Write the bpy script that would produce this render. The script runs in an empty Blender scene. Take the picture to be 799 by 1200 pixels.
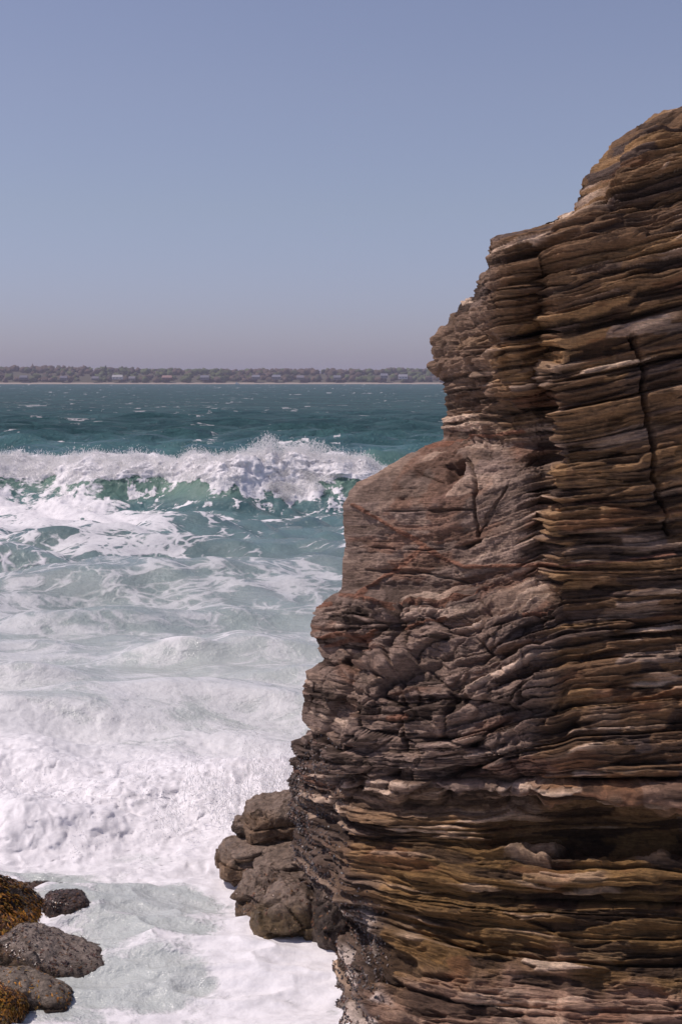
import bpy, math
import numpy as np
from mathutils import Vector

# ------------------------------------------------------------------ camera, sky, sun, exposure
SC = bpy.context.scene
COL = SC.collection
EYE = 5.0            # camera height above the water (m)
FPX = 1667.0         # focal length in photo pixels (50 mm on 36 mm for 1200 px)
HOR = 446.0          # photo row of the horizon
cam_d = bpy.data.cameras.new('camera'); cam = bpy.data.objects.new('camera', cam_d); COL.objects.link(cam)
cam_d.sensor_fit = 'VERTICAL'; cam_d.sensor_height = 36.0; cam_d.lens = 50.0
cam_d.clip_start = 0.1; cam_d.clip_end = 60000
cam.location = (0, 0, EYE); cam.rotation_euler = (math.radians(90), 0, 0)
cam_d.shift_y = -(600 - HOR) / 1200.0
SC.camera = cam

SUN_EL = math.radians(57)
SUN_DIR = np.array([-0.98, -0.02]); SUN_DIR /= np.linalg.norm(SUN_DIR)     # towards the sun, on the map
SUN_E = 3.5
world = bpy.data.worlds.new("World"); SC.world = world; world.use_nodes = True
wn = world.node_tree.nodes; wl = world.node_tree.links; wn.clear()
sky = wn.new('ShaderNodeTexSky'); sky.sky_type = 'NISHITA'; sky.sun_disc = False
sky.sun_elevation = SUN_EL; sky.sun_rotation = math.atan2(SUN_DIR[0], SUN_DIR[1])
sky.air_density = 1.0; sky.dust_density = 0.7; sky.ozone_density = 1.6; sky.altitude = 0
tint = wn.new('ShaderNodeMix'); tint.data_type = 'RGBA'; tint.blend_type = 'MULTIPLY'
tint.inputs[0].default_value = 1.0; tint.inputs[7].default_value = (1.0, 0.86, 0.88, 1)
bg = wn.new('ShaderNodeBackground'); bg.inputs['Strength'].default_value = 0.125
wo = wn.new('ShaderNodeOutputWorld')
wl.new(sky.outputs[0], tint.inputs[6])
# the air low over the sea is mauve grey: tint the whole sky by elevation, all round
wg = wn.new('ShaderNodeTexCoord'); wsx = wn.new('ShaderNodeSeparateXYZ'); wl.new(wg.outputs['Generated'], wsx.inputs[0])
wr = wn.new('ShaderNodeValToRGB'); wl.new(wsx.outputs['Z'], wr.inputs[0]); wl.new(wr.outputs[0], tint.inputs[7])
wr.color_ramp.elements[0].position = 0.0; wr.color_ramp.elements[0].color = (0.58, 0.57, 0.90, 1)
wr.color_ramp.elements[1].position = 0.30; wr.color_ramp.elements[1].color = (1.02, 0.80, 0.82, 1)
for p_, c_ in ((0.05, (0.66, 0.615, 0.86, 1)), (0.12, (0.80, 0.69, 0.78, 1)), (0.20, (0.94, 0.755, 0.795, 1))):
    e_ = wr.color_ramp.elements.new(p_); e_.color = c_
wl.new(tint.outputs[2], bg.inputs['Color']); wl.new(bg.outputs[0], wo.inputs[0])
sd = bpy.data.lights.new('sun', 'SUN'); sd.energy = SUN_E; sd.angle = math.radians(0.5); sd.color = (1.0, 0.90, 0.845)
so = bpy.data.objects.new('sun', sd); COL.objects.link(so)
sv = Vector((SUN_DIR[0] * math.cos(SUN_EL), SUN_DIR[1] * math.cos(SUN_EL), math.sin(SUN_EL)))
so.rotation_euler = sv.to_track_quat('Z', 'Y').to_euler(); so.location = (-20, 0, 40)
vs = SC.view_settings; vs.view_transform = 'Standard'; vs.look = 'None'; vs.exposure = -0.1; vs.gamma = 1.0
SC.display_settings.display_device = 'sRGB'
SC.cycles.max_bounces = 8; SC.cycles.diffuse_bounces = 7; SC.cycles.glossy_bounces = 3; SC.cycles.volume_bounces = 0; SC.cycles.use_denoising = True; SC.cycles.transparent_max_bounces = 24

def W(px, py, d):
    """photo position at a distance -> metres"""
    return ((px - 399.5) / FPX * d, d, EYE - (py - HOR) / FPX * d)
def DW(py):
    return EYE * FPX / (py - HOR)      # distance of the water seen at a photo row

# ------------------------------------------------------------------ noise (numpy)
def _h(*a):
    h = np.zeros(np.broadcast(*a).shape, np.uint32)
    for k, v in enumerate(a):
        h = (h ^ (np.asarray(v).astype(np.int64).astype(np.uint32) * np.uint32([73856093, 19349663, 83492791, 2654435761][k % 4]))) * np.uint32(2246822519)
        h ^= h >> np.uint32(15)
    h = h * np.uint32(3266489917); h ^= h >> np.uint32(13); h = h * np.uint32(668265263); h ^= h >> np.uint32(16)
    return h
def rnd(*a): return _h(*a).astype(np.float64) / 4294967295.0
def fade(t): return t * t * t * (t * (t * 6 - 15) + 10)
def vnoise3(x, y, z, seed=0):
    xi, yi, zi = np.floor(x), np.floor(y), np.floor(z)
    u, v, w = fade(x - xi), fade(y - yi), fade(z - zi)
    r = 0
    for a in (0, 1):
        for b in (0, 1):
            for c in (0, 1):
                r = r + (u if a else 1 - u) * (v if b else 1 - v) * (w if c else 1 - w) * rnd(xi + a, yi + b, zi + c + seed * 1013)
    return r * 2 - 1
def vnoise2(x, y, seed=0):
    xi, yi = np.floor(x), np.floor(y); u, v = fade(x - xi), fade(y - yi); r = 0
    for a in (0, 1):
        for b in (0, 1):
            r = r + (u if a else 1 - u) * (v if b else 1 - v) * rnd(xi + a, yi + b, np.zeros_like(xi) + seed * 1013)
    return r * 2 - 1
def fbm3(x, y, z, o=4, seed=0, g=0.5):
    s = 0; a = 1.0
    for k in range(o):
        s = s + a * vnoise3(x, y, z, seed + k); x = x * 2.03 + 7.1; y = y * 2.03 + 3.7; z = z * 2.03 + 1.3; a *= g
    return s
def fbm2(x, y, o=4, seed=0, g=0.5):
    s = 0; a = 1.0
    for k in range(o):
        s = s + a * vnoise2(x, y, seed + k); x = x * 2.03 + 7.1; y = y * 2.03 + 3.7; a *= g
    return s
def ss(a, b, x):
    t = np.clip((x - a) / (b - a), 0, 1); return t * t * (3 - 2 * t)
def bump(x, c, w): return np.exp(-((x - c) / w) ** 2)

# ------------------------------------------------------------------ object helpers
def mesh_obj(name, v, f, mat=None, parent=None, col=None, attrs=None, smooth=True, origin=None):
    v = np.asarray(v, np.float32).copy(); f = np.asarray(f, np.int32)
    if origin is None: origin = (0, 0, 0)
    v -= np.asarray(origin, np.float32)
    me = bpy.data.meshes.new(name); k = f.shape[1]
    me.vertices.add(len(v)); me.vertices.foreach_set('co', v.ravel())
    me.loops.add(f.size); me.loops.foreach_set('vertex_index', f.ravel())
    me.polygons.add(len(f)); me.polygons.foreach_set('loop_start', np.arange(0, f.size, k, dtype=np.int32))
    me.polygons.foreach_set('loop_total', np.full(len(f), k, np.int32))
    me.polygons.foreach_set('use_smooth', np.full(len(f), smooth))
    me.update(calc_edges=True)
    if col is not None:
        a = me.color_attributes.new('Col', 'FLOAT_COLOR', 'POINT')
        c = np.ones((len(v), 4), np.float32); c[:, :3] = col; a.data.foreach_set('color', c.ravel())
    for n, val in (attrs or {}).items():
        a = me.attributes.new(n, 'FLOAT', 'POINT'); a.data.foreach_set('value', np.asarray(val, np.float32).ravel())
    if mat: me.materials.append(mat)
    o = bpy.data.objects.new(name, me); COL.objects.link(o)
    if parent is not None: o.parent = parent; o.location = np.asarray(origin) - np.asarray(parent.location)
    else: o.location = origin
    return o
def empty(name, loc, label, cat, group=None):
    o = bpy.data.objects.new(name, None); COL.objects.link(o); o.location = loc; o.empty_display_size = 0.2
    o['label'] = label; o['category'] = cat
    if group: o['group'] = group
    return o
def tag(o, label=None, cat=None, kind=None, group=None):
    if label: o['label'] = label
    if cat: o['category'] = cat
    if kind: o['kind'] = kind
    if group: o['group'] = group
    return o
def grid_faces(nr, nc):
    i = np.arange(nr - 1)[:, None] * nc + np.arange(nc - 1)[None, :]; i = i.ravel()
    return np.stack([i, i + 1, i + nc + 1, i + nc], 1)
def subset(v, f, keep, extra):
    f = f[keep]; u, inv = np.unique(f, return_inverse=True)
    return v[u], inv.reshape(f.shape), [e[u] for e in extra]
def mat_new(name):
    m = bpy.data.materials.new(name); m.use_nodes = True; n = m.node_tree.nodes; l = m.node_tree.links
    return m, n, l, n['Principled BSDF']
def N(n, t, **k):
    x = n.new(t)
    for a, b in k.items():
        if a.startswith('i_'):
            key = a[2:].replace('_', ' ')
            x.inputs[int(key) if key.isdigit() else key].default_value = b
        else: setattr(x, a, b)
    return x
def mixrgb(n, l, fac, a, b, mode='MIX'):
    m = n.new('ShaderNodeMix'); m.data_type = 'RGBA'; m.blend_type = mode
    for sock, val in ((0, fac), (6, a), (7, b)):
        if isinstance(val, (int, float)): m.inputs[sock].default_value = val
        elif isinstance(val, tuple): m.inputs[sock].default_value = val + (1,) if len(val) == 3 else val
        else: l.new(val, m.inputs[sock])
    return m.outputs[2]
def math_(n, l, op, a, b=None, clamp=False):
    m = n.new('ShaderNodeMath'); m.operation = op; m.use_clamp = clamp
    for s, val in ((0, a), (1, b)):
        if val is None: continue
        if isinstance(val, (int, float)): m.inputs[s].default_value = val
        else: l.new(val, m.inputs[s])
    return m.outputs[0]
def maprange(n, l, x, a, b, c=0, d=1, smooth=True):
    m = n.new('ShaderNodeMapRange'); m.interpolation_type = 'SMOOTHSTEP' if smooth else 'LINEAR'
    l.new(x, m.inputs[0])
    for s, val in ((1, a), (2, b), (3, c), (4, d)):
        if isinstance(val, (int, float)): m.inputs[s].default_value = val
        else: l.new(val, m.inputs[s])
    return m.outputs[0]

# ------------------------------------------------------------------ materials
def rock_material(name, wet=0.0, bumpd=1.0, speck=0.0, stretch=(1.3, 1.3, 11.0)):
    m, n, l, p = mat_new(name)
    g = N(n, 'ShaderNodeNewGeometry'); mp = N(n, 'ShaderNodeMapping'); mp.inputs['Scale'].default_value = stretch
    mp.inputs['Rotation'].default_value = (0, math.radians(7), 0)
    l.new(g.outputs['Position'], mp.inputs[0])
    a = N(n, 'ShaderNodeAttribute', attribute_name='Col')
    n1 = N(n, 'ShaderNodeTexNoise', i_Scale=7.0, i_Detail=8.0, i_Roughness=0.65); l.new(mp.outputs[0], n1.inputs[0])
    n2 = N(n, 'ShaderNodeTexNoise', i_Scale=28.0, i_Detail=6.0, i_Roughness=0.7); l.new(g.outputs['Position'], n2.inputs[0])
    n3 = N(n, 'ShaderNodeTexNoise', i_Scale=3.0, i_Detail=5.0, i_Roughness=0.6); l.new(g.outputs['Position'], n3.inputs[0])
    v1 = maprange(n, l, n1.outputs[0], 0.3, 0.72, 0.55, 1.4, False)
    v2 = maprange(n, l, n2.outputs[0], 0.3, 0.7, 0.72, 1.25, False)
    v3 = maprange(n, l, n3.outputs[0], 0.3, 0.7, 0.72, 1.25, False)
    vv = math_(n, l, 'MULTIPLY', math_(n, l, 'MULTIPLY', v1, v2), v3)
    c = mixrgb(n, l, 1.0, a.outputs['Color'], (1, 1, 1), 'MULTIPLY')
    vm = n.new('ShaderNodeVectorMath'); vm.operation = 'SCALE'; l.new(c, vm.inputs[0]); l.new(vv, vm.inputs['Scale'])
    c = vm.outputs[0]
    if speck:
        v = N(n, 'ShaderNodeTexVoronoi', i_Scale=70.0); l.new(g.outputs['Position'], v.inputs[0])
        k = maprange(n, l, v.outputs['Distance'], 0.12, 0.3, speck, 0)
        k2 = maprange(n, l, n3.outputs[0], 0.45, 0.6, 0, 1)
        c = mixrgb(n, l, math_(n, l, 'MULTIPLY', k, k2), c, (0.42, 0.37, 0.33))
    l.new(c, p.inputs['Base Color'])
    p.inputs['Roughness'].default_value = 0.85 - 0.5 * wet
    if wet: l.new(maprange(n, l, n2.outputs[0], 0.35, 0.65, 0.32, 0.8), p.inputs['Roughness'])
    p.inputs['Specular IOR Level'].default_value = 0.25
    b1 = N(n, 'ShaderNodeBump', i_Strength=0.9 * bumpd, i_Distance=0.045); l.new(n1.outputs[0], b1.inputs['Height'])
    b2 = N(n, 'ShaderNodeBump', i_Strength=0.85 * bumpd, i_Distance=0.018); l.new(n2.outputs[0], b2.inputs['Height']); l.new(b1.outputs[0], b2.inputs['Normal'])
    l.new(b2.outputs[0], p.inputs['Normal'])
    return m
M_ROCK = rock_material('bedded_rock')
M_WET = rock_material('wet_rock', wet=0.6, speck=0.3, stretch=(2, 2, 5), bumpd=1.7)

def attr_material(name, rough=0.8, spec=0.3, trans=0.0):
    m, n, l, p = mat_new(name)
    a = N(n, 'ShaderNodeAttribute', attribute_name='Col'); l.new(a.outputs['Color'], p.inputs['Base Color'])
    p.inputs['Roughness'].default_value = rough; p.inputs['Specular IOR Level'].default_value = spec
    if trans:
        tr = N(n, 'ShaderNodeBsdfTranslucent'); l.new(a.outputs['Color'], tr.inputs[0])
        mx = N(n, 'ShaderNodeMixShader', i_0=trans); l.new(p.outputs[0], mx.inputs[1]); l.new(tr.outputs[0], mx.inputs[2])
        l.new(mx.outputs[0], n['Material Output'].inputs[0])
    return m
M_FAR = attr_material('far_foliage', 0.95, 0.1)
M_WEED = attr_material('seaweed', 0.35, 0.5)
M_SHELL = attr_material('mussel_shell', 0.45, 0.5)
M_PLAIN = attr_material('painted_wall', 0.8, 0.3)

def spray_material():
    m, n, l, p = mat_new('sea_spray')
    p.inputs['Base Color'].default_value = (0.97, 0.96, 0.97, 1); p.inputs['Roughness'].default_value = 0.35
    p.inputs['Specular IOR Level'].default_value = 0.4
    tr = N(n, 'ShaderNodeBsdfTranslucent'); tr.inputs[0].default_value = (0.98, 0.98, 0.98, 1)
    mx = N(n, 'ShaderNodeMixShader', i_0=0.5); l.new(p.outputs[0], mx.inputs[1]); l.new(tr.outputs[0], mx.inputs[2])
    tp = N(n, 'ShaderNodeBsdfTransparent'); m2 = N(n, 'ShaderNodeMixShader', i_0=0.35); l.new(mx.outputs[0], m2.inputs[1]); l.new(tp.outputs[0], m2.inputs[2])
    l.new(m2.outputs[0], n['Material Output'].inputs[0])
    return m
M_SPRAY = spray_material()

def sea_material():
    m, n, l, p = mat_new('sea_water')
    g = N(n, 'ShaderNodeNewGeometry'); pos = g.outputs['Position']
    def at(nm): return N(n, 'ShaderNodeAttribute', attribute_name=nm).outputs['Fac']
    foam, milk, green, sc = at('foam'), at('milk'), at('green'), at('lace')
    def noise(scale, vec, detail=6, rough=0.6, dist=0.0):
        x = N(n, 'ShaderNodeTexNoise', i_Scale=scale, i_Detail=detail, i_Roughness=rough, i_Distortion=dist); l.new(vec, x.inputs[0]); return x
    mp = N(n, 'ShaderNodeMapping'); mp.inputs['Scale'].default_value = (0.75, 1.0, 1.0); mp.inputs['Rotation'].default_value = (0, 0, 0.15)
    l.new(pos, mp.inputs[0])
    # warp the position so foam drifts in streaks and loops
    w = noise(0.55, mp.outputs[0], 3, 0.5)
    ws = n.new('ShaderNodeVectorMath'); ws.operation = 'MULTIPLY_ADD'; l.new(w.outputs['Color'], ws.inputs[0]); ws.inputs[1].default_value = (2.2, 2.2, 0); l.new(mp.outputs[0], ws.inputs[2])
    wv = ws.outputs[0]
    f1 = noise(0.85, wv, 11, 0.66, 0.3)
    vo = N(n, 'ShaderNodeTexVoronoi', feature='DISTANCE_TO_EDGE', i_Scale=0.9); l.new(wv, vo.inputs[0])
    w2 = noise(4.5, mp.outputs[0], 8, 0.62)
    vo2 = N(n, 'ShaderNodeTexVoronoi', feature='DISTANCE_TO_EDGE', i_Scale=3.1); l.new(wv, vo2.inputs[0])
    lace2 = maprange(n, l, vo2.outputs['Distance'], 0.0, 0.25, 1.0, 0.0)
    lace = maprange(n, l, vo.outputs['Distance'], 0.0, 0.32, 1.0, 0.0)
    fn = math_(n, l, 'ADD', math_(n, l, 'MULTIPLY', f1.outputs[0], 0.85), math_(n, l, 'MULTIPLY', math_(n, l, 'ADD', math_(n, l, 'MULTIPLY', lace, 0.22), math_(n, l, 'MULTIPLY', lace2, 0.14)), sc))
    fn = math_(n, l, 'ADD', fn, math_(n, l, 'MULTIPLY', w2.outputs[0], 0.26))
    vo3 = N(n, 'ShaderNodeTexVoronoi', feature='DISTANCE_TO_EDGE', i_Scale=11.0); l.new(pos, vo3.inputs[0])
    fn = math_(n, l, 'ADD', fn, math_(n, l, 'MULTIPLY', maprange(n, l, vo3.outputs['Distance'], 0.0, 0.25, 0.0, -1.0), maprange(n, l, milk, 0.5, 1.0, 0.0, 0.03)))
    thr = maprange(n, l, foam, 0.0, 1.0, 1.03, 0.16, False)
    thr2 = math_(n, l, 'ADD', thr, maprange(n, l, at('soft'), 0, 1, 0.08, 0.26, False))
    mask = maprange(n, l, fn, thr, thr2)
    opac = at('opacity')
    mask = math_(n, l, 'MULTIPLY', mask, opac)
    # whitecaps far out, with sun glitter painted among them
    # water colour
    wc = noise(0.05, pos, 4, 0.6)
    wc2 = noise(0.45, mp.outputs[0], 6, 0.65)  # light and dark wavelets: shading of wave slopes painted into the colour
    wcm = math_(n, l, 'ADD', math_(n, l, 'MULTIPLY', wc.outputs[0], 0.4), math_(n, l, 'MULTIPLY', wc2.outputs[0], 0.6))
    deep = mixrgb(n, l, maprange(n, l, wcm, 0.40, 0.60), (0.026, 0.094, 0.105), (0.060, 0.162, 0.168))
    mk = mixrgb(n, l, maprange(n, l, f1.outputs[0], 0.3, 0.7), (0.50, 0.53, 0.50), (0.60, 0.615, 0.59))
    body = mixrgb(n, l, green, deep, (0.105, 0.20, 0.15))
    body = mixrgb(n, l, milk, body, mk)
    fs = noise(6.0, pos, 8, 0.7)
    fcol = mixrgb(n, l, maprange(n, l, fs.outputs[0], 0.35, 0.6), (0.70, 0.675, 0.685), (0.86, 0.83, 0.835))
    gl = noise(1.6, pos, 7, 0.7); gl2 = noise(0.12, pos, 3, 0.6)
    glm = math_(n, l, 'MULTIPLY', maprange(n, l, math_(n, l, 'ADD', math_(n, l, 'MULTIPLY', gl.outputs[0], 0.7), math_(n, l, 'MULTIPLY', gl2.outputs[0], 0.3)), 0.63, 0.68), maprange(n, l, at('far'), 0.05, 0.4, 0, 0.8))  # far white specks: tiny whitecaps that double as painted glitter
    mask = math_(n, l, 'MAXIMUM', mask, glm)
    c = mixrgb(n, l, mask, body, fcol)
    l.new(c, p.inputs['Base Color'])
    l.new(maprange(n, l, mask, 0, 1, 0.12, 0.55), p.inputs['Roughness'])
    p.inputs['IOR'].default_value = 1.33
    l.new(math_(n, l, 'MULTIPLY', maprange(n, l, mask, 0, 1, 0.5, 0.25), maprange(n, l, at('far'), 0.1, 0.92, 1.0, 0.10)), p.inputs['Specular IOR Level'])
    # relief
    r1 = noise(0.9, mp.outputs[0], 9, 0.66, 0.2); r2 = noise(3.2, mp.outputs[0], 6, 0.62, 0.1); r3 = noise(16.0, pos, 5, 0.7)
    farw = at('far')
    b0 = N(n, 'ShaderNodeBump', i_Distance=3.2); l.new(farw, b0.inputs['Strength']); l.new(r1.outputs[0], b0.inputs['Height'])
    b1 = N(n, 'ShaderNodeBump', i_Distance=0.16); l.new(maprange(n, l, mask, 0.2, 0.9, 0.6, 0.22), b1.inputs['Strength']); l.new(r2.outputs[0], b1.inputs['Height']); l.new(b0.outputs[0], b1.inputs['Normal'])
    b2 = N(n, 'ShaderNodeBump', i_Distance=0.03); l.new(math_(n, l, 'MULTIPLY', maprange(n, l, mask, 0.2, 0.9, 0.5, 0.22), maprange(n, l, milk, 0.3, 1.0, 1.0, 0.45)), b2.inputs['Strength']); l.new(r3.outputs[0], b2.inputs['Height']); l.new(b1.outputs[0], b2.inputs['Normal'])
    b3 = N(n, 'ShaderNodeBump', i_Strength=0.5, i_Distance=0.04); l.new(mask, b3.inputs['Height']); l.new(b2.outputs[0], b3.inputs['Normal'])
    l.new(b3.outputs[0], p.inputs['Normal'])
    # far off, unresolved wave slopes reflect less of the low sky than a flat sheet would
    df = N(n, 'ShaderNodeBsdfDiffuse'); l.new(c, df.inputs[0]); l.new(b2.outputs[0], df.inputs['Normal'])
    mx = n.new('ShaderNodeMixShader'); l.new(math_(n, l, 'MULTIPLY', farw, 0.66), mx.inputs[0]); l.new(p.outputs[0], mx.inputs[1]); l.new(df.outputs[0], mx.inputs[2])
    l.new(mx.outputs[0], n['Material Output'].inputs[0])
    return m
M_SEA = sea_material()

# ------------------------------------------------------------------ the sea
rng = np.random.default_rng(7)
def breaker_crest(px):
    """distance of the crest line and its height, by the photo column at the crest"""
    yc = 57 + 0.9 * np.sin(px * 0.013 + 1.0) + 0.5 * np.sin(px * 0.041)
    pts = [(-600, 1.2), (-200, 1.45), (0, 1.6), (60, 1.55), (110, 1.8), (200, 1.8), (300, 2.0), (360, 2.0), (430, 1.8), (480, 1.2), (560, 1.2), (900, 0.8)]
    return yc, np.interp(px, [a for a, b in pts], [b for a, b in pts])
def chop(x, y, dy):
    z = 0
    r = np.random.default_rng(11)
    for k in range(46):
        lam = 0.9 * (14 ** (k / 45.0)); th = r.normal(-math.pi / 2, 0.55)
        a = 0.0180 * lam ** 0.55 * (0.6 + 0.8 * r.random()); kk = 2 * math.pi / lam
        damp = np.clip((lam / (dy + 1e-6) - 1.2) / 2.0, 0.12, 1)
        ph = kk * (x * math.cos(th) + y * math.sin(th)) + r.random() * 6.28 + 1.5 * vnoise2(x / (lam * 3), y / (lam * 3), k)
        s = np.sin(ph)
        z = z + a * damp * (s + 0.35 * (0.6366 - np.abs(np.cos(ph / 2))))
    return z
def sea_surface(x, y, dy):
    """height, foam, milk, green, lace, far for points of the sea; also used to seat the spray"""
    px = x / np.maximum(y, 8) * FPX + 399.5
    py = HOR + EYE * FPX / np.maximum(y, 8)
    calm = ss(8, 12, y) * 0.35 + 0.65 * ss(24, 45, y)
    z = chop(x, y, dy) * (0.28 + 0.89 * calm) * (1 + 0.6 * ss(62, 75, y))
    # breaking wave
    pxc = x / 57 * FPX + 399.5
    yc, H = breaker_crest(pxc)
    t = y - yc
    front = ss(-4.6, 0.0, t) ** 1.25; back = np.exp(-(np.maximum(t, 0) / 4.5) ** 2)
    prof = np.where(t < 0, front, back)
    tb = fbm3(x * 0.9, y * 0.9, 0 * x, 5, 3)
    fo_w = 0.0
    wave_on = bump(t, -0.6, 3.5)
    spillL = ss(260, 60, pxc)          # left: already spilt, foam to the foot
    upper = ss(0.42, 0.72, prof + 0.12 * tb) * (t < 2.2) * ss(2.6, 0.8, t)
    burst = bump(pxc, 322, 75)
    fw = np.maximum(upper * (0.55 + 0.45 * ss(-40, 90, pxc)), spillL * ss(-7, -4, t) * ss(1.2, 0, t) * (0.50 + 0.10 * tb))
    fw = np.maximum(fw, burst * ss(-3.4, -2.0, t + 0.5 * fbm2(x * 1.8, y * 0, 4, 24)) * ss(2, 0.6, t))
    st_ = fbm2(x * 2.6, y * 1.6, 5, 23, 0.65); fw = np.maximum(fw, bump(t, -2.6, 2.4) * (0.37 + 0.08 * ss(260, 200, pxc) + 0.22 * st_))
    fw = fw * ss(560, 470, pxc)
    lump = (np.abs(fbm3(x * 1.1, y * 0.8, z, 4, 21, 0.5)) * 0.20 - 0.04)
    z = z * (1 - 0.5 * wave_on) + (H + 0.12 * burst) * prof * (1 + 0.05 * tb) + lump * fw * (0.8 + 0.6 * burst) 
    # swell behind the breaker on the right
    z = z + 0.75 * bump(y, 74, 4.5) * ss(380, 520, x / 74 * FPX + 399.5)
    # smaller crests nearer
    def crest(c_px, c_py, wpx, h, w, tilt=0.0, curv=0.0):
        d = DW(c_py); cx = (c_px - 399.5) / FPX * d; wx = wpx / FPX * d
        u = (x - cx); tt = (y - d - tilt * u - curv * u * u) / w
        return h * np.where(tt < 0, np.exp(-(tt * 2.4) ** 2), np.exp(-(tt / 1.6) ** 2)) * np.exp(-(np.abs(u) / wx) ** 2.5)
    cr = [(-10, 676, 95, 0.85, 1.2, 0.02, 0), (215, 772, 85, 0.40, 0.85, -0.05, 0.02), (330, 770, 80, 0.22, 0.7, -0.12, 0),
          (20, 800, 75, 0.30, 0.8, 0.1, 0), (300, 690, 120, 0.3, 1.2, 0, 0), (170, 640, 140, 0.35, 1.6, 0, 0), (80, 730, 120, 0.22, 1.0, 0, 0), (280, 830, 120, 0.18, 0.8, 0, 0), (90, 850, 110, 0.15, 0.7, 0, 0)]
    small = 0
    for c in cr: small = small + crest(*c)
    z = z + small
    # near bore of white water
    toe = 14.6 + 0.45 * fbm2(x * 0.6, y * 0, 3, 9) + 0.15 * np.sin(x * 2.1) + 0.4 * ss(-2.0, -4.2, x)
    tn = (y - toe)
    bore = ss(0.0, 1.5, tn) * ss(6.5, 1.5, tn)
    billow = 0.55 * np.abs(vnoise3(x * 1.3, y * 1.1, 0 * x, 31)) + 0.32 * np.abs(vnoise3(x * 3.1, y * 2.7, 0 * x, 32)) + 0.2 * np.abs(vnoise3(x * 7.3, y * 6.5, 0 * x, 33)) + 0.10 * np.abs(vnoise3(x * 16, y * 15, 0 * x, 34))
    billow = billow * 1.5
    left = ss(-1.0, -2.4, x)
    z = z + bore * (0.26 + 0.11 * billow)
    fb = ss(-0.12, 0.12, tn) * ss(8.0, 3.0, tn)
    z = z + ss(15.5, 14, y) * (0.06 * (1 - np.abs(fbm2(x * 1.1 + 0.5 * y, y * 2.4, 3, 88))) ** 2 + 0.010 * fbm2(x * 4, y * 8, 3, 89))
    z = z - 0.05 * ss(15.5, 14, y)
    # foam cover, rows of the photo on the water plane
    base = np.interp(py, [440, 520, 560, 606, 640, 680, 720, 780, 850, 900, 1000, 1030, 1060, 1200, 1400],
                         [0.0, 0.0, 0.40, 0.50, 0.41, 0.36, 0.42, 0.46, 0.64, 0.9, 0.9, 0.74, 0.70, 0.70, 0.7])
    base = base + (0.13 * ss(260, 0, px) - 0.10 * ss(200, 400, px)) * bump(py, 615, 35)
    base = base - 0.13 * bump(py, 590, 18) * bump(px, 300, 120)
    base = base + 0.20 * ss(200, 330, px) * ss(1030, 1060, py)
    for (a, b, wa, wb, s) in ((190, 1075, 80, 22, -0.26), (130, 1115, 40, 12, -0.14), (180, 1160, 65, 17, -0.24), (320, 1165, 35, 8, -0.15), (60, 1035, 60, 12, -0.28), (90, 1190, 60, 14, -.15),
                              (290, 735, 60, 9, -0.30), (20, 775, 50, 20, 0.30), (220, 760, 80, 14, 0.18), (45, 660, 50, 12, 0.10), (350, 1120, 70, 50, 0.12),
                              (70, 835, 90, 12, -0.1), (330, 640, 95, 28, -0.13), (230, 618, 60, 10, -0.10), (60, 605, 70, 8, 0.12), (380, 660, 80, 20, 0.02)):
        base = base + s * np.exp(-((px - a) / wa) ** 2 - ((py - b) / wb) ** 2)
    base = base + 0.10 * vnoise2(x * 0.3, y * 0.3, 77) + 0.17 * fbm2(x * 0.8 + 0.6 * y, y * 2.2, 5, 78) * ss(17, 14.5, y)
    caps = ss(0.50, 0.75, fbm2(x * 0.40, y * 0.22, 3, 55) + 0.3 * fbm2(x * 0.03, y * 0.02, 2, 56)) * ss(62, 75, y) * 0.60 * (1 - (px > 400) * ss(150, 135, y))
    foam = np.clip(np.maximum.reduce([base * ss(64, 52, y), fw, fb, caps]) , 0, 1)
    foam = np.maximum(foam, ss(0.25, 0.6, small) * 0.55 * ss(40, 20, y) )
    milk = np.interp(py, [440, 600, 640, 700, 760, 860, 1300], [0, 0.07, 0.22, 0.46, 0.80, 0.97, 0.95])
    milk = milk - 0.35 * bump(py, 735, 8) * bump(px, 290, 50)
    milk = milk * (1 - 0.45 * bump(px, -10, 60) * bump(py, 660, 15))
    green = np.clip(wave_on * ss(0.12, 0.45, prof) * (t < 1) + 0.6 * bump(px, -10, 70) * bump(py, 660, 15) + 0.6 * bump(y, 73, 4) * (px > 400), 0, 1)
    opac = np.interp(py, [440, 600, 640, 700, 800, 850, 900, 1300], [1, 1, 0.80, 0.52, 0.42, 0.55, 0.95, 0.92])
    opac = np.maximum(opac, np.maximum(fw, fb)); opac = np.maximum(opac, 0.35 + 0.9 * ss(0.2, 0.55, small) * (y > 19) )
    opac = np.minimum(np.maximum(opac, 0.95 * bump(px, 15, 50) * bump(py, 785, 25)), 1)
    lace = ss(60, 45, y) * ss(12, 22, y) * 0.9
    far = ss(60, 150, y) * 0.9 + 0.02
    return z, foam, np.clip(milk, 0, 1), green, lace, far, opac

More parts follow.
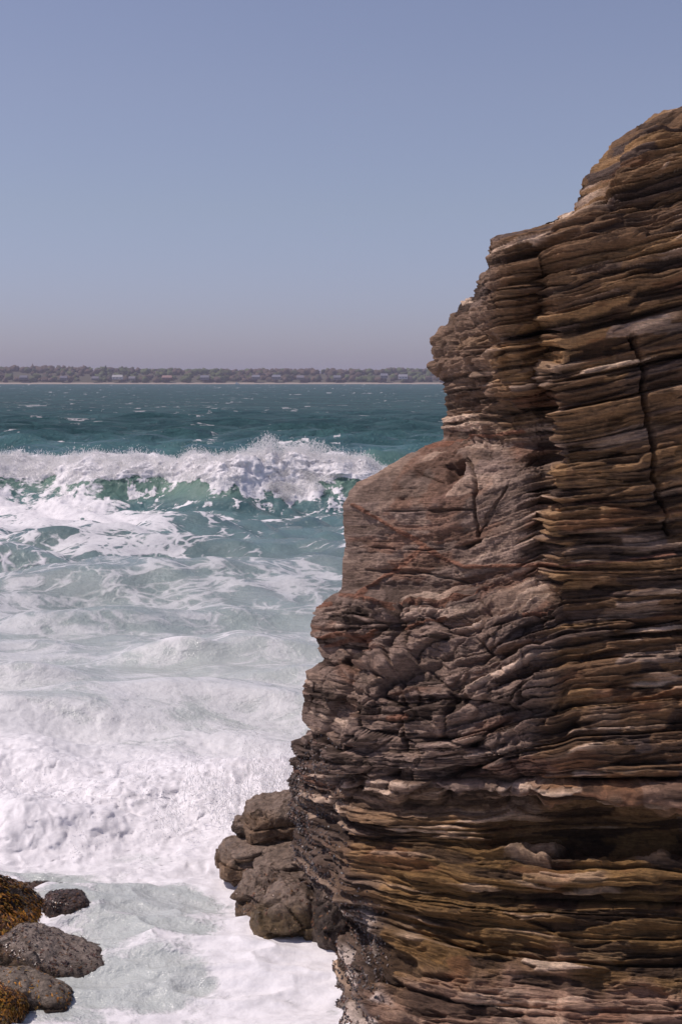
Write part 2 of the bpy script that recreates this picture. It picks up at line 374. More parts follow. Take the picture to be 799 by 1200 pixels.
def seg(a, b, d): return list(np.arange(a, b, d))
ys = []
y = 10.6
ys = [-400., -60., 0.0, 4.0, 7.0, 9.0, 10.0]
while y < 3200:
    ys.append(y)
    px_step = y * y / (FPX * EYE) * (1.1 if y < 60 else 0.75)
    if 14 < y < 17: px_step = min(px_step, 0.028)
    if 17 <= y < 24: px_step = min(px_step, 0.04)
    if 51.2 < y < 58.5: px_step = 0.045
    if 58.5 <= y < 64: px_step = 0.2
    y += px_step
ys += [3600., 4200., 5200., 6800., 8500.]
ys = np.array(ys)
pxs = np.concatenate([399.5 - np.geomspace(9000, 520, 40), np.arange(-115, 560, 1.6), 399.5 + np.geomspace(165, 9000, 46)])
PX, Y = np.meshgrid(pxs, ys)
X = (PX - 399.5) / FPX * np.maximum(Y, 8.0)
dy = np.gradient(ys)[:, None] * np.ones_like(X)
Z, foam, milk, green, lace, far, opac = sea_surface(X, Y, dy)
inframe = ss(-1500, -400, PX) * ss(2200, 900, PX)
Z = Z * inframe * ss(6, 10, Y) * ss(3000, 2500, Y)
# push the foam of the crest and the bore forward so that they overhang a little
tb = fbm3(X * 1.3, Z * 2.5, Y * 1.3, 5, 41, 0.6)
yc, H = breaker_crest(X / 57 * FPX + 399.5)
wf = foam * bump(Y - yc, -1.2, 2.2) * inframe
Yd = Y - wf * (0.22 * np.abs(tb) + 0.30 * ss(0.8, 2.0, Z))
tb2 = fbm3(X * 4.2, Z * 6, Y * 4.2, 4, 51, 0.6)
bf = ss(13.5, 14.6, Y) * ss(24, 19, Y) * foam * inframe
Yd = Yd - bf * 0.05 * tb2; Xd = X + bf * 0.03 * vnoise3(X * 9, Y * 9, Z * 9, 61); Z = Z + bf * 0.012 * vnoise3(X * 14, Y * 14, Z * 14, 62)
V = np.stack([Xd, Yd, Z], -1).reshape(-1, 3)
nfar = 7
F = grid_faces(len(ys), len(pxs))
sea = mesh_obj('sea', V, F, M_SEA, attrs=dict(foam=foam, milk=milk, green=green, lace=lace, far=far, opacity=opac, soft=ss(0, 0.8, milk) * (0.25 + 0.75 * ss(13.8, 15, Y))))
tag(sea, kind='structure')
print('sea quads', len(F))

# ------------------------------------------------------------------ spray
TET = np.array([[1, 1, 1], [1, -1, -1], [-1, 1, -1], [-1, -1, 1]], float) / 1.7
TF = np.array([[0, 1, 2], [0, 3, 1], [0, 2, 3], [1, 3, 2]])
def droplets(name, P, size, stretch=None):
    n = len(P); r = np.random.default_rng(n)
    q = r.normal(size=(n, 4)); q /= np.linalg.norm(q, axis=1)[:, None]; w, a, b, c = q.T
    R = np.stack([1 - 2 * (b * b + c * c), 2 * (a * b - c * w), 2 * (a * c + b * w), 2 * (a * b + c * w), 1 - 2 * (a * a + c * c), 2 * (b * c - a * w), 2 * (a * c - b * w), 2 * (b * c + a * w), 1 - 2 * (a * a + b * b)], -1).reshape(n, 3, 3)
    T = np.einsum('nij,kj->nki', R, TET)
    if stretch is not None:      # strings of water: drawn out along the direction of flight
        D, k = stretch; D = D / np.linalg.norm(D, axis=1)[:, None]
        T = T * 0.7 + D[:, None, :] * np.einsum('nki,ni->nk', T, D)[..., None] * (k[:, None, None] - 0.7)
    v = T * size[:, None, None] + P[:, None, :]
    f = TF[None] + (np.arange(n) * 4)[:, None, None]
    o = mesh_obj(name, v.reshape(-1, 3), f.reshape(-1, 3), M_SPRAY)
    return tag(o, kind='stuff')
def h_at(x, y): 
    return sea_surface(x, y, np.full_like(x, 0.1))[0]
# crest spray
n = 62000
px = rng.uniform(-60, 470, n)
yc, H = breaker_crest(px)
jets = np.clip(0.35 + 1.1 * fbm2(px * 0.035, 0 * px, 4, 91), 0.03, 2)
bu = bump(px, 325, 48) + 0.35 * bump(px, 385, 25) + 0.25 * bump(px, 100, 12) + 0.3 * bump(px, 45, 8) + .3 * bump(px, 420, 30)
hgt = rng.exponential(1.0, n) * (0.05 + 0.07 * jets + 0.16 * bu * (0.6 + 0.5 * jets))
y = yc + rng.normal(-0.25, 0.45, n) - 0.2
x = (px - 399.5) / FPX * 57
zz = np.maximum(h_at(x, y), 0) + 0.72 * np.tanh(hgt / 0.72) - 0.08
nm = 60000
pm = rng.uniform(-60, 465, nm); ym = breaker_crest(pm)[0] + rng.uniform(-3.2, 0.3, nm); xm = (pm - 399.5) / FPX * 57
_, fm, *_r = sea_surface(xm, ym, np.full_like(xm, 0.1)); k_ = (fm > 0.62) & (fbm2(xm * 2, ym * 2, 3, 44) > -0.15); xm, ym = xm[k_], ym[k_]
droplets('wave_face_mist', np.stack([xm, ym - 0.25, np.maximum(h_at(xm, ym), 0.1) + rng.exponential(0.06, len(xm))], -1), rng.uniform(0.008, 0.022, len(xm)), (np.stack([rng.normal(0, .35, len(xm)), np.full(len(xm), -0.5), np.full(len(xm), -1.0)], -1), rng.uniform(1, 6, len(xm))))
droplets('wave_crest_spray', np.stack([x + rng.normal(0, 0.1, n), y - rng.random(n) * 0.5, zz], -1), rng.uniform(0.008, 0.024, n), (np.stack([rng.normal(0, .5, n), rng.normal(0, .3, n), np.ones(n)], -1), 1 + rng.exponential(1.3, n)))
# explosion of the burst, filaments thrown up and forward
n = 42000
th = rng.normal(0, 0.75, n); nj = 46
jid = rng.integers(0, nj, n); jr = np.random.default_rng(5)
jth = jr.normal(0, 0.8, nj); jv = jr.uniform(0.2, 0.62, nj); jx = jr.normal(0, 0.9, nj); jy = jr.uniform(-1.9, 0.3, nj)
s = rng.random(n) ** 0.7
bx = (318 - 399.5) / FPX * 57
x = bx + jx[jid] * 1.1 + np.sin(jth[jid]) * s * jv[jid] * 1.2 + rng.normal(0, 0.10, n) * (0.5 + s)
y = 56 + jy[jid] + rng.normal(0, 0.12, n) - 0.4 * s
z0 = 0.45 + 1.1 * ss(-2, 0.2, jy[jid])
zz = z0 + np.cos(jth[jid]) * s * jv[jid] * 1.3 - 0.35 * s * s + rng.normal(0, 0.09, n)
droplets('wave_burst_spray', np.stack([x, y, zz], -1), rng.uniform(0.007, 0.022, n), (np.stack([np.sin(jth[jid]) + rng.normal(0, .3, n), np.full(n, -0.2), np.cos(jth[jid]) - s * 0.9], -1) + 1e-3, 1 + rng.exponential(2.2, n)))
# near bore: splash thrown against the rocks
n = 3500
jid = rng.integers(0, 60, n); jr = np.random.default_rng(15)
jx = jr.normal(-0.95, 0.55, 60); jx = np.where(jx > -0.45, -0.45 - jr.random(60) * 0.3, jx); jy = jr.uniform(14.9, 16.6, 60); jv = jr.uniform(0.25, 0.85, 60) * (0.6 + 0.6 * np.exp(-((jx + 0.75) / 0.35) ** 2)); jth = jr.normal(-0.1, 0.35, 60)
s = rng.random(n) ** 0.8
x = jx[jid] + np.sin(jth[jid]) * s * jv[jid] + rng.normal(0, 0.05, n) * (0.6 + s); y = jy[jid] + rng.normal(0, 0.12, n)
zz = np.maximum(h_at(x, y), 0.2) - 0.05 + s * jv[jid] * np.cos(jth[jid]) + rng.normal(0, 0.03, n)
droplets('shore_splash_spray', np.stack([x, y, zz], -1), rng.uniform(0.004, 0.010, n), (np.stack([np.sin(jth[jid]) + rng.normal(0, .25, n), np.zeros(n), np.cos(jth[jid])], -1), 1 + rng.exponential(2.5, n)))
n = 7000
x = rng.uniform(-4.4, -0.3, n); y = 14.6 + rng.random(n) ** 1.3 * 6
m = fbm2(x * 2.2, y * 2.2, 3, 97) > 0.05; x, y = x[m], y[m]; n = len(x)
zz = np.maximum(h_at(x, y), 0.02) + rng.exponential(0.05, n)
droplets('white_water_spray', np.stack([x, y, zz], -1), rng.uniform(0.004, 0.011, n))

# ------------------------------------------------------------------ the cliff
# plan of the rock at each photo row: (column, distance) of tip, corners and faces, left to right
ROWS = [
 (20,   [(1180, 16.2), (1190, 15.8), (1200, 15.4), (1215, 15.2), (1230, 15.0), (1270, 14.8), (1350, 14.6), (1700, 14.0)]),
 (70,   [(985, 15.4), (998, 15.0), (1010, 14.7), (1025, 14.4), (1040, 14.3), (1090, 14.2), (1200, 14.1), (1700, 13.6)]),
 (126,  [(797, 14.9), (812, 14.4), (828, 14.1), (845, 13.9), (865, 13.8), (930, 13.75), (1050, 13.7), (1700, 13.3)]),
 (142,  [(758, 14.8), (775, 14.3), (790, 14.0), (805, 13.8), (822, 13.7), (890, 13.65), (1000, 13.6), (1700, 13.2)]),
 (166,  [(718, 14.6), (733, 14.15), (746, 13.85), (758, 13.6), (772, 13.5), (850, 13.4), (960, 13.4), (1700, 13.1)]),
 (190,  [(697, 14.4), (711, 14.0), (722, 13.7), (735, 13.5), (752, 13.35), (830, 13.3), (940, 13.3), (1700, 13.0)]),
 (212,  [(680, 14.3), (692, 13.9), (704, 13.6), (718, 13.4), (736, 13.25), (815, 13.2), (920, 13.2), (1700, 12.9)]),
 (246,  [(663, 14.1), (672, 13.7), (684, 13.4), (698, 13.2), (716, 13.1), (795, 13.0), (900, 13.0), (1700, 12.8)]),
 (257,  [(640, 13.9), (650, 13.5), (662, 13.3), (680, 13.1), (704, 13.0), (785, 12.9), (880, 12.9), (1700, 12.7)]),
 (268,  [(610, 13.6), (618, 13.3), (628, 13.15), (655, 13.0), (690, 12.85), (775, 12.8), (860, 12.8), (1700, 12.6)]),
 (280,  [(576, 13.4), (580, 13.1), (590, 12.95), (640, 12.9), (675, 12.75), (768, 12.7), (840, 12.7), (1700, 12.5)]),
 (303,  [(572, 13.5), (578, 13.0), (592, 12.9), (640, 12.85), (668, 12.65), (762, 12.6), (820, 12.6), (1700, 12.4)]),
 (318,  [(568, 13.9), (579, 12.98), (594, 12.85), (640, 12.85), (662, 12.6), (760, 12.5), (815, 12.55), (1700, 12.3)]),
 (350,  [(554, 14.0), (581, 12.95), (596, 12.82), (640, 12.85), (657, 12.45), (755, 12.4), (812, 12.5), (1700, 12.2)]),
 (375,  [(527, 14.2), (584, 12.95), (600, 12.8), (640, 12.85), (655, 12.4), (752, 12.35), (812, 12.45), (1700, 12.2)]),
 (400,  [(508, 14.3), (588, 12.95), (604, 12.8), (641, 12.85), (655, 12.35), (752, 12.3), (812, 12.4), (1700, 12.1)]),
 (430,  [(503, 14.4), (592, 13.0), (608, 12.8), (643, 12.85), (655, 12.3), (756, 12.25), (812, 12.35), (1700, 12.1)]),
 (447,  [(519, 14.3), (597, 13.05), (613, 12.85), (644, 12.85), (655, 12.3), (758, 12.22), (812, 12.3), (1700, 12.0)]),
 (490,  [(522, 14.3), (600, 13.1), (625, 12.95), (646, 12.8), (656, 12.22), (765, 12.2), (812, 12.3), (1700, 12.0)]),
 (516,  [(519, 14.3), (590, 13.2), (625, 13.0), (645, 12.75), (656, 12.2), (768, 12.15), (812, 12.25), (1700, 11.9)]),
 (527,  [(490, 14.1), (575, 13.2), (620, 12.95), (644, 12.7), (656, 12.18), (770, 12.12), (812, 12.2), (1700, 11.9)]),
 (545,  [(460, 13.9), (562, 13.1), (612, 12.85), (642, 12.6), (656, 12.15), (772, 12.1), (812, 12.2), (1700, 11.9)]),
 (568,  [(420, 13.7), (557, 12.95), (608, 12.75), (640, 12.5), (655, 12.12), (776, 12.08), (812, 12.15), (1700, 11.8)]),
 (590,  [(404, 13.6), (556, 12.88), (606, 12.7), (640, 12.45), (654, 12.1), (780, 12.05), (812, 12.1), (1700, 11.8)]),
 (640,  [(405, 13.5), (556, 12.8), (604, 12.6), (636, 12.4), (652, 12.05), (788, 12.0), (812, 12.03), (1700, 11.8)]),
 (690,  [(400, 13.4), (554, 12.7), (600, 12.5), (634, 12.3), (652, 12.0), (790, 11.95), (812, 11.95), (1700, 11.7)]),
 (704,  [(378, 13.25), (490, 12.65), (585, 12.3), (630, 12.15), (652, 11.95), (790, 11.9), (812, 11.9), (1700, 11.7)]),
 (722,  [(366, 13.15), (460, 12.6), (570, 12.15), (625, 12.0), (652, 11.9), (790, 11.85), (812, 11.85), (1700, 11.6)]),
 (755,  [(370, 13.1), (455, 12.6), (560, 12.05), (622, 11.95), (652, 11.85), (790, 11.8), (812, 11.8), (1700, 11.6)]),
 (772,  [(377, 13.05), (450, 12.5), (560, 12.0), (620, 11.9), (650, 11.8), (790, 11.75), (812, 11.75), (1700, 11.5)]),
 (788,  [(356, 12.95), (440, 12.3), (560, 11.95), (620, 11.85), (650, 11.75), (790, 11.7), (812, 11.7), (1700, 11.5)]),
 (812,  [(352, 12.9), (430, 12.2), (560, 11.9), (620, 11.8), (650, 11.7), (790, 11.65), (812, 11.65), (1700, 11.4)]),
 (862,  [(358, 12.95), (400, 12.25), (560, 11.85), (620, 11.7), (650, 11.6), (790, 11.55), (812, 11.55), (1700, 11.3)]),
 (872,  [(345, 13.2), (388, 12.4), (550, 11.85), (615, 11.7), (650, 11.58), (790, 11.5), (812, 11.5), (1700, 11.3)]),
 (925,  [(343, 13.15), (390, 12.3), (555, 11.85), (615, 11.65), (650, 11.5), (790, 11.4), (812, 11.4), (1700, 11.2)]),
 (945,  [(344, 13.1), (392, 12.3), (560, 12.0), (610, 12.02), (650, 11.96), (790, 11.88), (812, 11.88), (1700, 11.6)]),
 (990,  [(350, 12.95), (400, 12.2), (560, 11.88), (610, 11.93), (650, 11.92), (790, 11.8), (812, 11.8), (1700, 11.6)]),
 (1001, [(353, 12.9), (404, 12.15), (560, 11.75), (610, 11.7), (650, 11.6), (790, 11.4), (812, 11.35), (1700, 11.1)]),
 (1030, [(366, 12.75), (412, 12.05), (555, 11.6), (610, 11.45), (650, 11.35), (790, 11.2), (812, 11.15), (1700, 10.9)]),
 (1062, [(388, 12.55), (425, 11.95), (550, 11.55), (605, 11.45), (650, 11.4), (790, 11.25), (812, 11.2), (1700, 10.9)]),
 (1092, [(400, 12.4), (432, 11.85), (550, 11.45), (605, 11.35), (650, 11.25), (790, 11.1), (812, 11.1), (1700, 10.8)]),
 (1120, [(393, 12.1), (430, 11.65), (550, 11.3), (605, 11.2), (650, 11.1), (790, 11.0), (812, 11.0), (1700, 10.7)]),
 (1142, [(391, 11.85), (430, 11.4), (550, 11.1), (605, 11.05), (650, 11.0), (790, 10.9), (812, 10.9), (1700, 10.6)]),
 (1200, [(398, 11.2), (432, 10.9), (550, 10.8), (605, 10.75), (650, 10.7), (790, 10.6), (812, 10.6), (1700, 10.3)]),
 (1290, [(405, 10.8), (436, 10.55), (550, 10.4), (605, 10.35), (650, 10.3), (790, 10.2), (812, 10.2), (1700, 9.9)]),
]
ROWS = [(r0, [(px_, d_ - (0, 0.28, 0.40, 0.40, 0.40, 0.40, 0.40, 0.40)[k_] * float(ss(700, 930, r0))) for k_, (px_, d_) in enumerate(st_)]) for r0, st_ in ROWS]
rp = np.array([r[0] for r in ROWS], float)
pys = np.concatenate([np.arange(20, 120, 4.0), np.arange(120, 1215, 1.02), np.arange(1216, 1291, 5.0)])
ctrl = np.array([[[a, b] for a, b in r[1]] for r in ROWS])      # rows, stations, 2
st = np.stack([[np.interp(pys, rp, ctrl[:, k, c]) for c in (0, 1)] for k in range(8)], 0)   # stations, 2, rows
jit_ = 5 * fbm2(pys / 24, pys * 0, 3, 71) + 2.5 * fbm2(pys / 7, pys * 0, 2, 72)
inr = ss(300, 340, pys) * ss(720, 640, pys)
for k_ in (3, 4): st[k_, 0] += jit_ * (0.4 + 0.9 * inr)
st[3, 1] += 0.18 * inr; st[1, 0] += 0.7 * np.roll(jit_, 60) * ss(270, 300, pys) * ss(560, 500, pys)
counts = [130, 100, 62, 40, 105, 46, 34]
cols = []; colpos = []
for k in range(7):
    for i in range(counts[k]):
        u = i / counts[k]
        if k == 6: u = u ** 1.8
        cols.append(st[k] * (1 - u) + st[k + 1] * u); colpos.append(k + u)
cols.append(st[7]); colpos.append(7.0)
G = np.stack(cols, 0).transpose(2, 0, 1)        # rows, cols, (px, depth)
PYg = pys[:, None] * np.ones(G.shape[1])[None]
PXg = G[..., 0]; Dg = G[..., 1]
FX = (PXg - 399.5) / FPX * Dg; FZ = EYE - (PYg - HOR) / FPX * Dg
front = np.stack([FX, Dg, FZ], -1)
# far side of the rock: from the tip away from the camera
tip = front[:, 0]
bk = []
NB = 34
for i in range(NB, 0, -1):
    u = i / NB
    ang = u * 1.25
    r = 9.0 * u ** 1.6
    bk.append(tip + np.stack([np.full(len(pys), 0.10 * min(1, u * 8) + r * math.sin(ang) * 0.9), np.full(len(pys), r * math.cos(ang * 0.85) + 0.35 * u), np.zeros(len(pys))], -1))
backg = np.stack(bk, 1)
P = np.concatenate([backg, front], 1)
nr, nc = P.shape[:2]
PXf = np.concatenate([np.full((nr, NB), -999.0), PXg], 1); PYf = np.concatenate([PYg[:, :1] * np.ones((1, NB)), PYg], 1)
# smooth base normal
def normals(P):
    du = np.gradient(P, axis=1); dv = np.gradient(P, axis=0); nn = np.cross(du, dv); nn /= np.linalg.norm(nn, axis=-1, keepdims=True) + 1e-9
    return nn
def blur(A, k):
    for ax in (0, 1):
        pad = [(0, 0)] * A.ndim; pad[ax] = (k, k); B = np.cumsum(np.pad(A, pad, mode='edge'), axis=ax)
        B = np.concatenate([np.zeros_like(B.take([0], ax)), B], ax); n_ = A.shape[ax]
        A = (B.take(np.arange(2 * k + 1, 2 * k + 1 + n_), ax, mode='clip') - B.take(np.arange(0, n_), ax)) / (2 * k + 1)
    return A
Ps = blur(P, 3)
Pn = blur(P, 12)
NN = normals(Pn)
if NN[nr // 2, NB + 250, 1] > 0: NN = -NN
NN[..., 2] *= 0.45; NN /= np.linalg.norm(NN, axis=-1, keepdims=True)
P[:, NB + 3:] = Ps[:, NB + 3:]
x, y, z = P[..., 0], P[..., 1], P[..., 2]
# along-face coordinate
q = x - 0.45 * y
# zones (photo rows / columns of the rock face)
grey = ss(655, 625, PXf + 12 * vnoise2(x * 2, z * 2, 5)) * ss(985, 900, PYf) * ss(485, 540, PYf + 25 * vnoise2(x * 1.5, z * 1.5, 6))
smooth_face = grey * ss(720, 685, PYf) * ss(640, 600, PXf)
rough_left = ss(600, 575, PXf) * ss(550, 500, PYf)
blocks = grey * ss(690, 720, PYf)
low = ss(930, 1000, PYf)
barn = ss(60, 15, PXf - np.interp(PYf, [850, 950, 1010, 1060, 1200], [345, 350, 365, 392, 400])) * ss(855, 885, PYf)
# bedding height
warp = 0.045 * fbm3(q * 0.4, y * 0.3, z * 0.5, 2, 100) + 0.012 * fbm3(q * 1.8, y, z * 2.6, 3, 104)
dip = np.interp(z, [0, 1, 3, 4, 5, 6.3, 8], [0.03, 0.05, 0.09, 0.13, 0.19, 0.25, 0.27])
b = z - dip * (x - 2) + warp
b = b - ss(520, 600, PYf) * ss(940, 860, PYf) * 0.30 * (np.clip(x, 0.9, 1.85) - 1.85)
def sharp(t, w=0.045): return ss(0.5 - w, 0.5 + w, t)
def beds(b, T, Wx, seed, jit=0.35, rough=0.1):
    bb = b / T; bb = bb + jit * np.sin(bb * 2.1 + seed) + 0.3 * np.sin(bb * 0.83 + 2 * seed)
    i = np.floor(bb); f = bb - i
    lenf = 0.6 + 1.3 * rnd(i, i * 0 + seed)
    u = q / (Wx * lenf) + rnd(i, i * 0 + seed + 9) * 17 + 0.18 * vnoise3(q * 2 / Wx, b * 3 / T * 0.3, y, seed + 3)
    j = np.floor(u); g = sharp(u - j)
    p = rnd(i, j, i * 0 + seed) * (1 - g) + rnd(i, j + 1, i * 0 + seed) * g
    edge = np.abs(2 * f - 1)
    prof = 1 - edge ** 9
    # tops catch the light: slope the slab face slightly, thicker at its upper edge
    tilt = (f - 0.62) * (0.35 + 1.1 * rnd(i, j, i * 0 + seed + 31))
    return p, prof, i, j, edge, tilt
p1, f1, i1, j1, e1, t1 = beds(b, 0.42, 1.5, 1)
p2, f2, i2, j2, e2, t2 = beds(b, 0.17, 0.9, 2)
p3, f3, i3, j3, e3, t3 = beds(b + 0.01 * fbm3(q * 4, y * 2, z * 4, 2, 120), 0.068, 0.5, 3)
p4, f4, i4, j4, e4, t4 = beds(b, 0.040, 0.30, 4)
leftblk = ss(540, 470, PXf) * ss(700, 790, PYf) * ss(960, 900, PYf)
recess = ss(930, 945, PYf) * ss(1003, 985, PYf) * ss(540, 600, PXf)
amp = (1 - 0.5 * blocks * ss(640, 590, PXf)) * (1 - 0.93 * smooth_face) * (1 - 0.2 * recess) * (1 - 0.5 * leftblk) * (1 - 0.45 * rough_left)
def chips(u, v, seed):
    best = np.full(u.shape, 9.9); second = best.copy(); val = np.zeros_like(u); ui, vi = np.floor(u), np.floor(v)
    for a in (-1, 0, 1):
        for c in (-1, 0, 1):
            cu, cv_ = ui + a, vi + c; ru, rv, rh = rnd(cu, cv_, cu * 0 + seed), rnd(cu, cv_, cu * 0 + seed + 1), rnd(cu, cv_, cu * 0 + seed + 2)
            du, dv = u - cu - ru, v - cv_ - rv
            d = np.abs(du) + np.abs(dv) * 1.15 + 0.25 * np.abs(du - dv)
            h = rh + 0.5 * (rv - 0.3) * dv + 0.7 * (ru - 0.5) * du
            m = d < best; second = np.where(m, best, np.minimum(second, d)); val = np.where(m, h, val); best = np.where(m, d, best)
    return val - 0.5, second - best
wz = 0.09 * fbm3(q * 3, y * 3, z * 6, 3, 115)
ca, cea = chips(q * 0.9 + wz, b / 0.13 + wz, 500)
cb, ceb = chips(q * 2.0 + wz, b / 0.052 + wz, 510)
cc_, cec = chips(q * 3.6 + wz, b / 0.034 + wz, 520)
disp = amp * (0.13 * (p1 - 0.5) + 0.095 * t1 + 0.02 * f1 + 0.08 * (p2 - 0.5) + 0.065 * t2 + 0.018 * f2
              + 0.034 * (p3 - 0.5) + 0.040 * t3 + 0.010 * f3 + 0.012 * (p4 - 0.5) * f4 + 0.010 * t4
              + (0.11 + 0.06 * grey) * ca + 0.075 * cb + 0.028 * cc_ - 0.02 * ss(0.12, 0, cea) - 0.012 * ss(0.12, 0, ceb))
disp += (1 - amp) * (0.006 * cb + 0.008 * cc_)
disp += 0.05 * ss(60, 0, 925 - PYf) * ss(932, 925, PYf) * ss(540, 640, PXf) - 0.06 * recess
# open joints between some beds
gap = ss(0.86, 0.98, e1) * ss(0.5, 0.85, vnoise3(q * 0.7, i1, y * 0.3, 130) * 0.5 + 0.6)
gap2 = ss(0.84, 0.97, e2) * ss(0.5, 0.8, vnoise3(q * 0.9, i2, y * 0.3, 131) * 0.5 + 0.5)
disp -= amp * (0.14 * gap + 0.075 * gap2)
# fractured rough rock
rr = fbm3(x * 1.4, y * 1.4, z * 1.8, 4, 140); rr2 = fbm3(x * 7, y * 7, z * 9, 4, 145, 0.6)
disp += 0.10 * rr * (0.6 + 0.5 * blocks + 0.3 * rough_left - 0.4 * smooth_face) + rr2 * (0.008 + 0.022 * rough_left + 0.020 * blocks + 0.008 * smooth_face + 0.03 * barn + 0.006 * low)
# angular blocks on the grey part: cellular facets
def facets(x, y, z, s, seed):
    best = np.full(x.shape, 9.9); second = best.copy(); val = np.zeros_like(x)
    X0, Y0, Z0 = x * s, y * s, z * s; xi, yi, zi = np.floor(X0), np.floor(Y0), np.floor(Z0)
    for a in (-1, 0, 1):
        for b_ in (-1, 0, 1):
            for c in (-1, 0, 1):
                cx, cy, cz = xi + a, yi + b_, zi + c
                d = (cx + rnd(cx, cy, cz + seed) - X0) ** 2 + (cy + rnd(cx, cy, cz + seed + 50) - Y0) ** 2 + (cz + rnd(cx, cy, cz + seed + 99) - Z0) ** 2
                h = rnd(cx, cy, cz + seed + 7) + (rnd(cx, cy, cz + seed + 8) - 0.5) * (X0 - cx) + (rnd(cx, cy, cz + seed + 6) - 0.5) * (Z0 - cz)
                m = d < best
                second = np.where(m, best, np.minimum(second, d)); val = np.where(m, h, val); best = np.where(m, d, best)
    return val, np.sqrt(second) - np.sqrt(best)
m = (slice(None), slice(NB, NB + 400))
fv, fe = facets((x + 0.05 * rr)[m], y[m], (b * 1.7)[m], 2.2, 200)
fz = (blocks + 0.5 * rough_left + 0.25 * barn)[m]
d2 = np.zeros_like(x); d2[m] = fz * ((0.16 + 0.10 * blocks[m]) * (fv - 0.5) - 0.05 * ss(0.10, 0.0, fe)); disp += d2
fv2, fe2 = facets(x[m], y[m], (b * 1.4)[m], 6.0, 230)
fz2 = (blocks * 0.8 + rough_left + 0.6 * barn + 0.5 * (low * ss(640, 520, PXf)))[m]
d2 = np.zeros_like(x); d2[m] = fz2 * (0.07 * (fv2 - 0.5) - 0.015 * ss(0.08, 0.0, fe2)); disp += d2
# smooth grey face: faint lines along the bedding and small steps
disp += smooth_face * (0.012 * f2 + 0.012 * f3 + 0.010 * rr2)
# cracks and veins
def pdist(pts):
    d = np.full(PXf.shape, 1e9)
    for (ax, ay), (bx_, by) in zip(pts[:-1], pts[1:]):
        vx, vy = bx_ - ax, by - ay; t = np.clip(((PXf - ax) * vx + (PYf - ay) * vy) / (vx * vx + vy * vy), 0, 1)
        d = np.minimum(d, np.hypot(PXf - ax - t * vx, PYf - ay - t * vy))
    return d
wob = 3 * vnoise2(x * 9, z * 9, 300)
for pts, wd, dp in (([(742, 392), (757, 430), (755, 470), (768, 505), (767, 560), (782, 590), (787, 628)], 3.0, 0.20),
                    ([(557, 575), (557, 605), (560, 628)], 2.5, 0.25), ([(548, 538), (558, 560), (557, 580)], 1.5, 0.1),
                    ([(545, 640), (562, 634)], 3, 0.1), ([(520, 545), (545, 540)], 2.0, 0.1),
                    ([(650, 700), (690, 760), (640, 850)], 1.5, 0.06), ([(415, 640), (500, 645), (556, 640)], 1.8, 0.05),
                    ([(432, 600), (556, 597)], 1.8, 0.06), ([(430, 668), (500, 672), (556, 684)], 1.8, 0.05), ([(560, 628), (600, 560), (640, 520)], 1.6, 0.05), ([(470, 545), (520, 566), (556, 572)], 1.4, 0.04), ([(470, 730), (460, 770), (475, 860), (490, 930)], 2.5, 0.10)):
    disp -= dp * ss(wd, wd * 0.3, pdist(pts) + wob * 0.7)
# notch beside the crack
disp -= 0.20 * ss(12, 8, np.abs(PXf - 534)) * ss(13, 9, np.abs(PYf - 552 + 0.4 * (PXf - 534)))
veins = [([(416, 592), (446, 608), (475, 625), (497, 640), (520, 655), (548, 664), (600, 663), (650, 662)], 3.2),
         ([(498, 640), (470, 663), (440, 684), (420, 697)], 3.0),
         ([(398, 697), (430, 701), (500, 703), (560, 695), (585, 690)], 2.4),
         ([(376, 748), (400, 742), (430, 746), (445, 738)], 3.2), ([(378, 758), (410, 750), (440, 752)], 2.4),
         ([(658, 664), (700, 660), (740, 656), (790, 648)], 1.5), ([(500, 524), (560, 512), (610, 506)], 2.2),
         ([(470, 738), (490, 730), (520, 722)], 1.8), ([(610, 715), (640, 712)], 2.0), ([(452, 842), (480, 840)], 3.5), ([(366, 712), (385, 706)], 3)]
vd = np.full(x.shape, 1e9)
for pts, wd in veins:
    vd = np.minimum(vd, (pdist(pts) + wob * 0.3 + 1.0 * rr2) / (wd * 0.82))
disp += 0.045 * ss(1.3, 0.5, vd) * (0.7 + 0.6 * rr2)
# limit at the tip so that the outline stays where it is
tipw = ss(-5, 60, PXf - PXf[:, NB:NB + 1]); isback = PXf < -900
disp = np.where(isback, disp * 0.8, disp * (0.35 + 0.65 * tipw))
disp -= np.where(isback, 0, 0.0)
# average along the bedding so that beds crossing the grid rows keep clean edges
gr_ = np.gradient(b, axis=0); gc_ = np.gradient(b, axis=1)
slope_ = np.clip(blur(-gc_ / np.where(np.abs(gr_) < 1e-6, -1e-6, gr_), 4), -1.2, 1.2)
def along(A, K=3):
    n0, n1 = A.shape[:2]; rr_i, cc_i = np.mgrid[0:n0, 0:n1]; out = 0; wt = 0
    for k in range(-K, K + 1):
        w = K + 1 - abs(k); rc = np.clip(rr_i + slope_ * k, 0, n0 - 1.001); r0 = rc.astype(int); fr = rc - r0; c1 = np.clip(cc_i + k, 0, n1 - 1)
        if A.ndim == 3: fr = fr[..., None]
        out = out + w * (A[r0, c1] * (1 - fr) + A[r0 + 1, c1] * fr); wt += w
    return out / wt
aw_ = (1 - 0.85 * np.clip(grey + rough_left * 0.7, 0, 1)) * (PXf > -900) * ss(0, 6, PXf - PXf[:, NB:NB + 1])
disp = disp * (1 - aw_) + along(disp) * aw_
P2 = P + NN * disp[..., None]
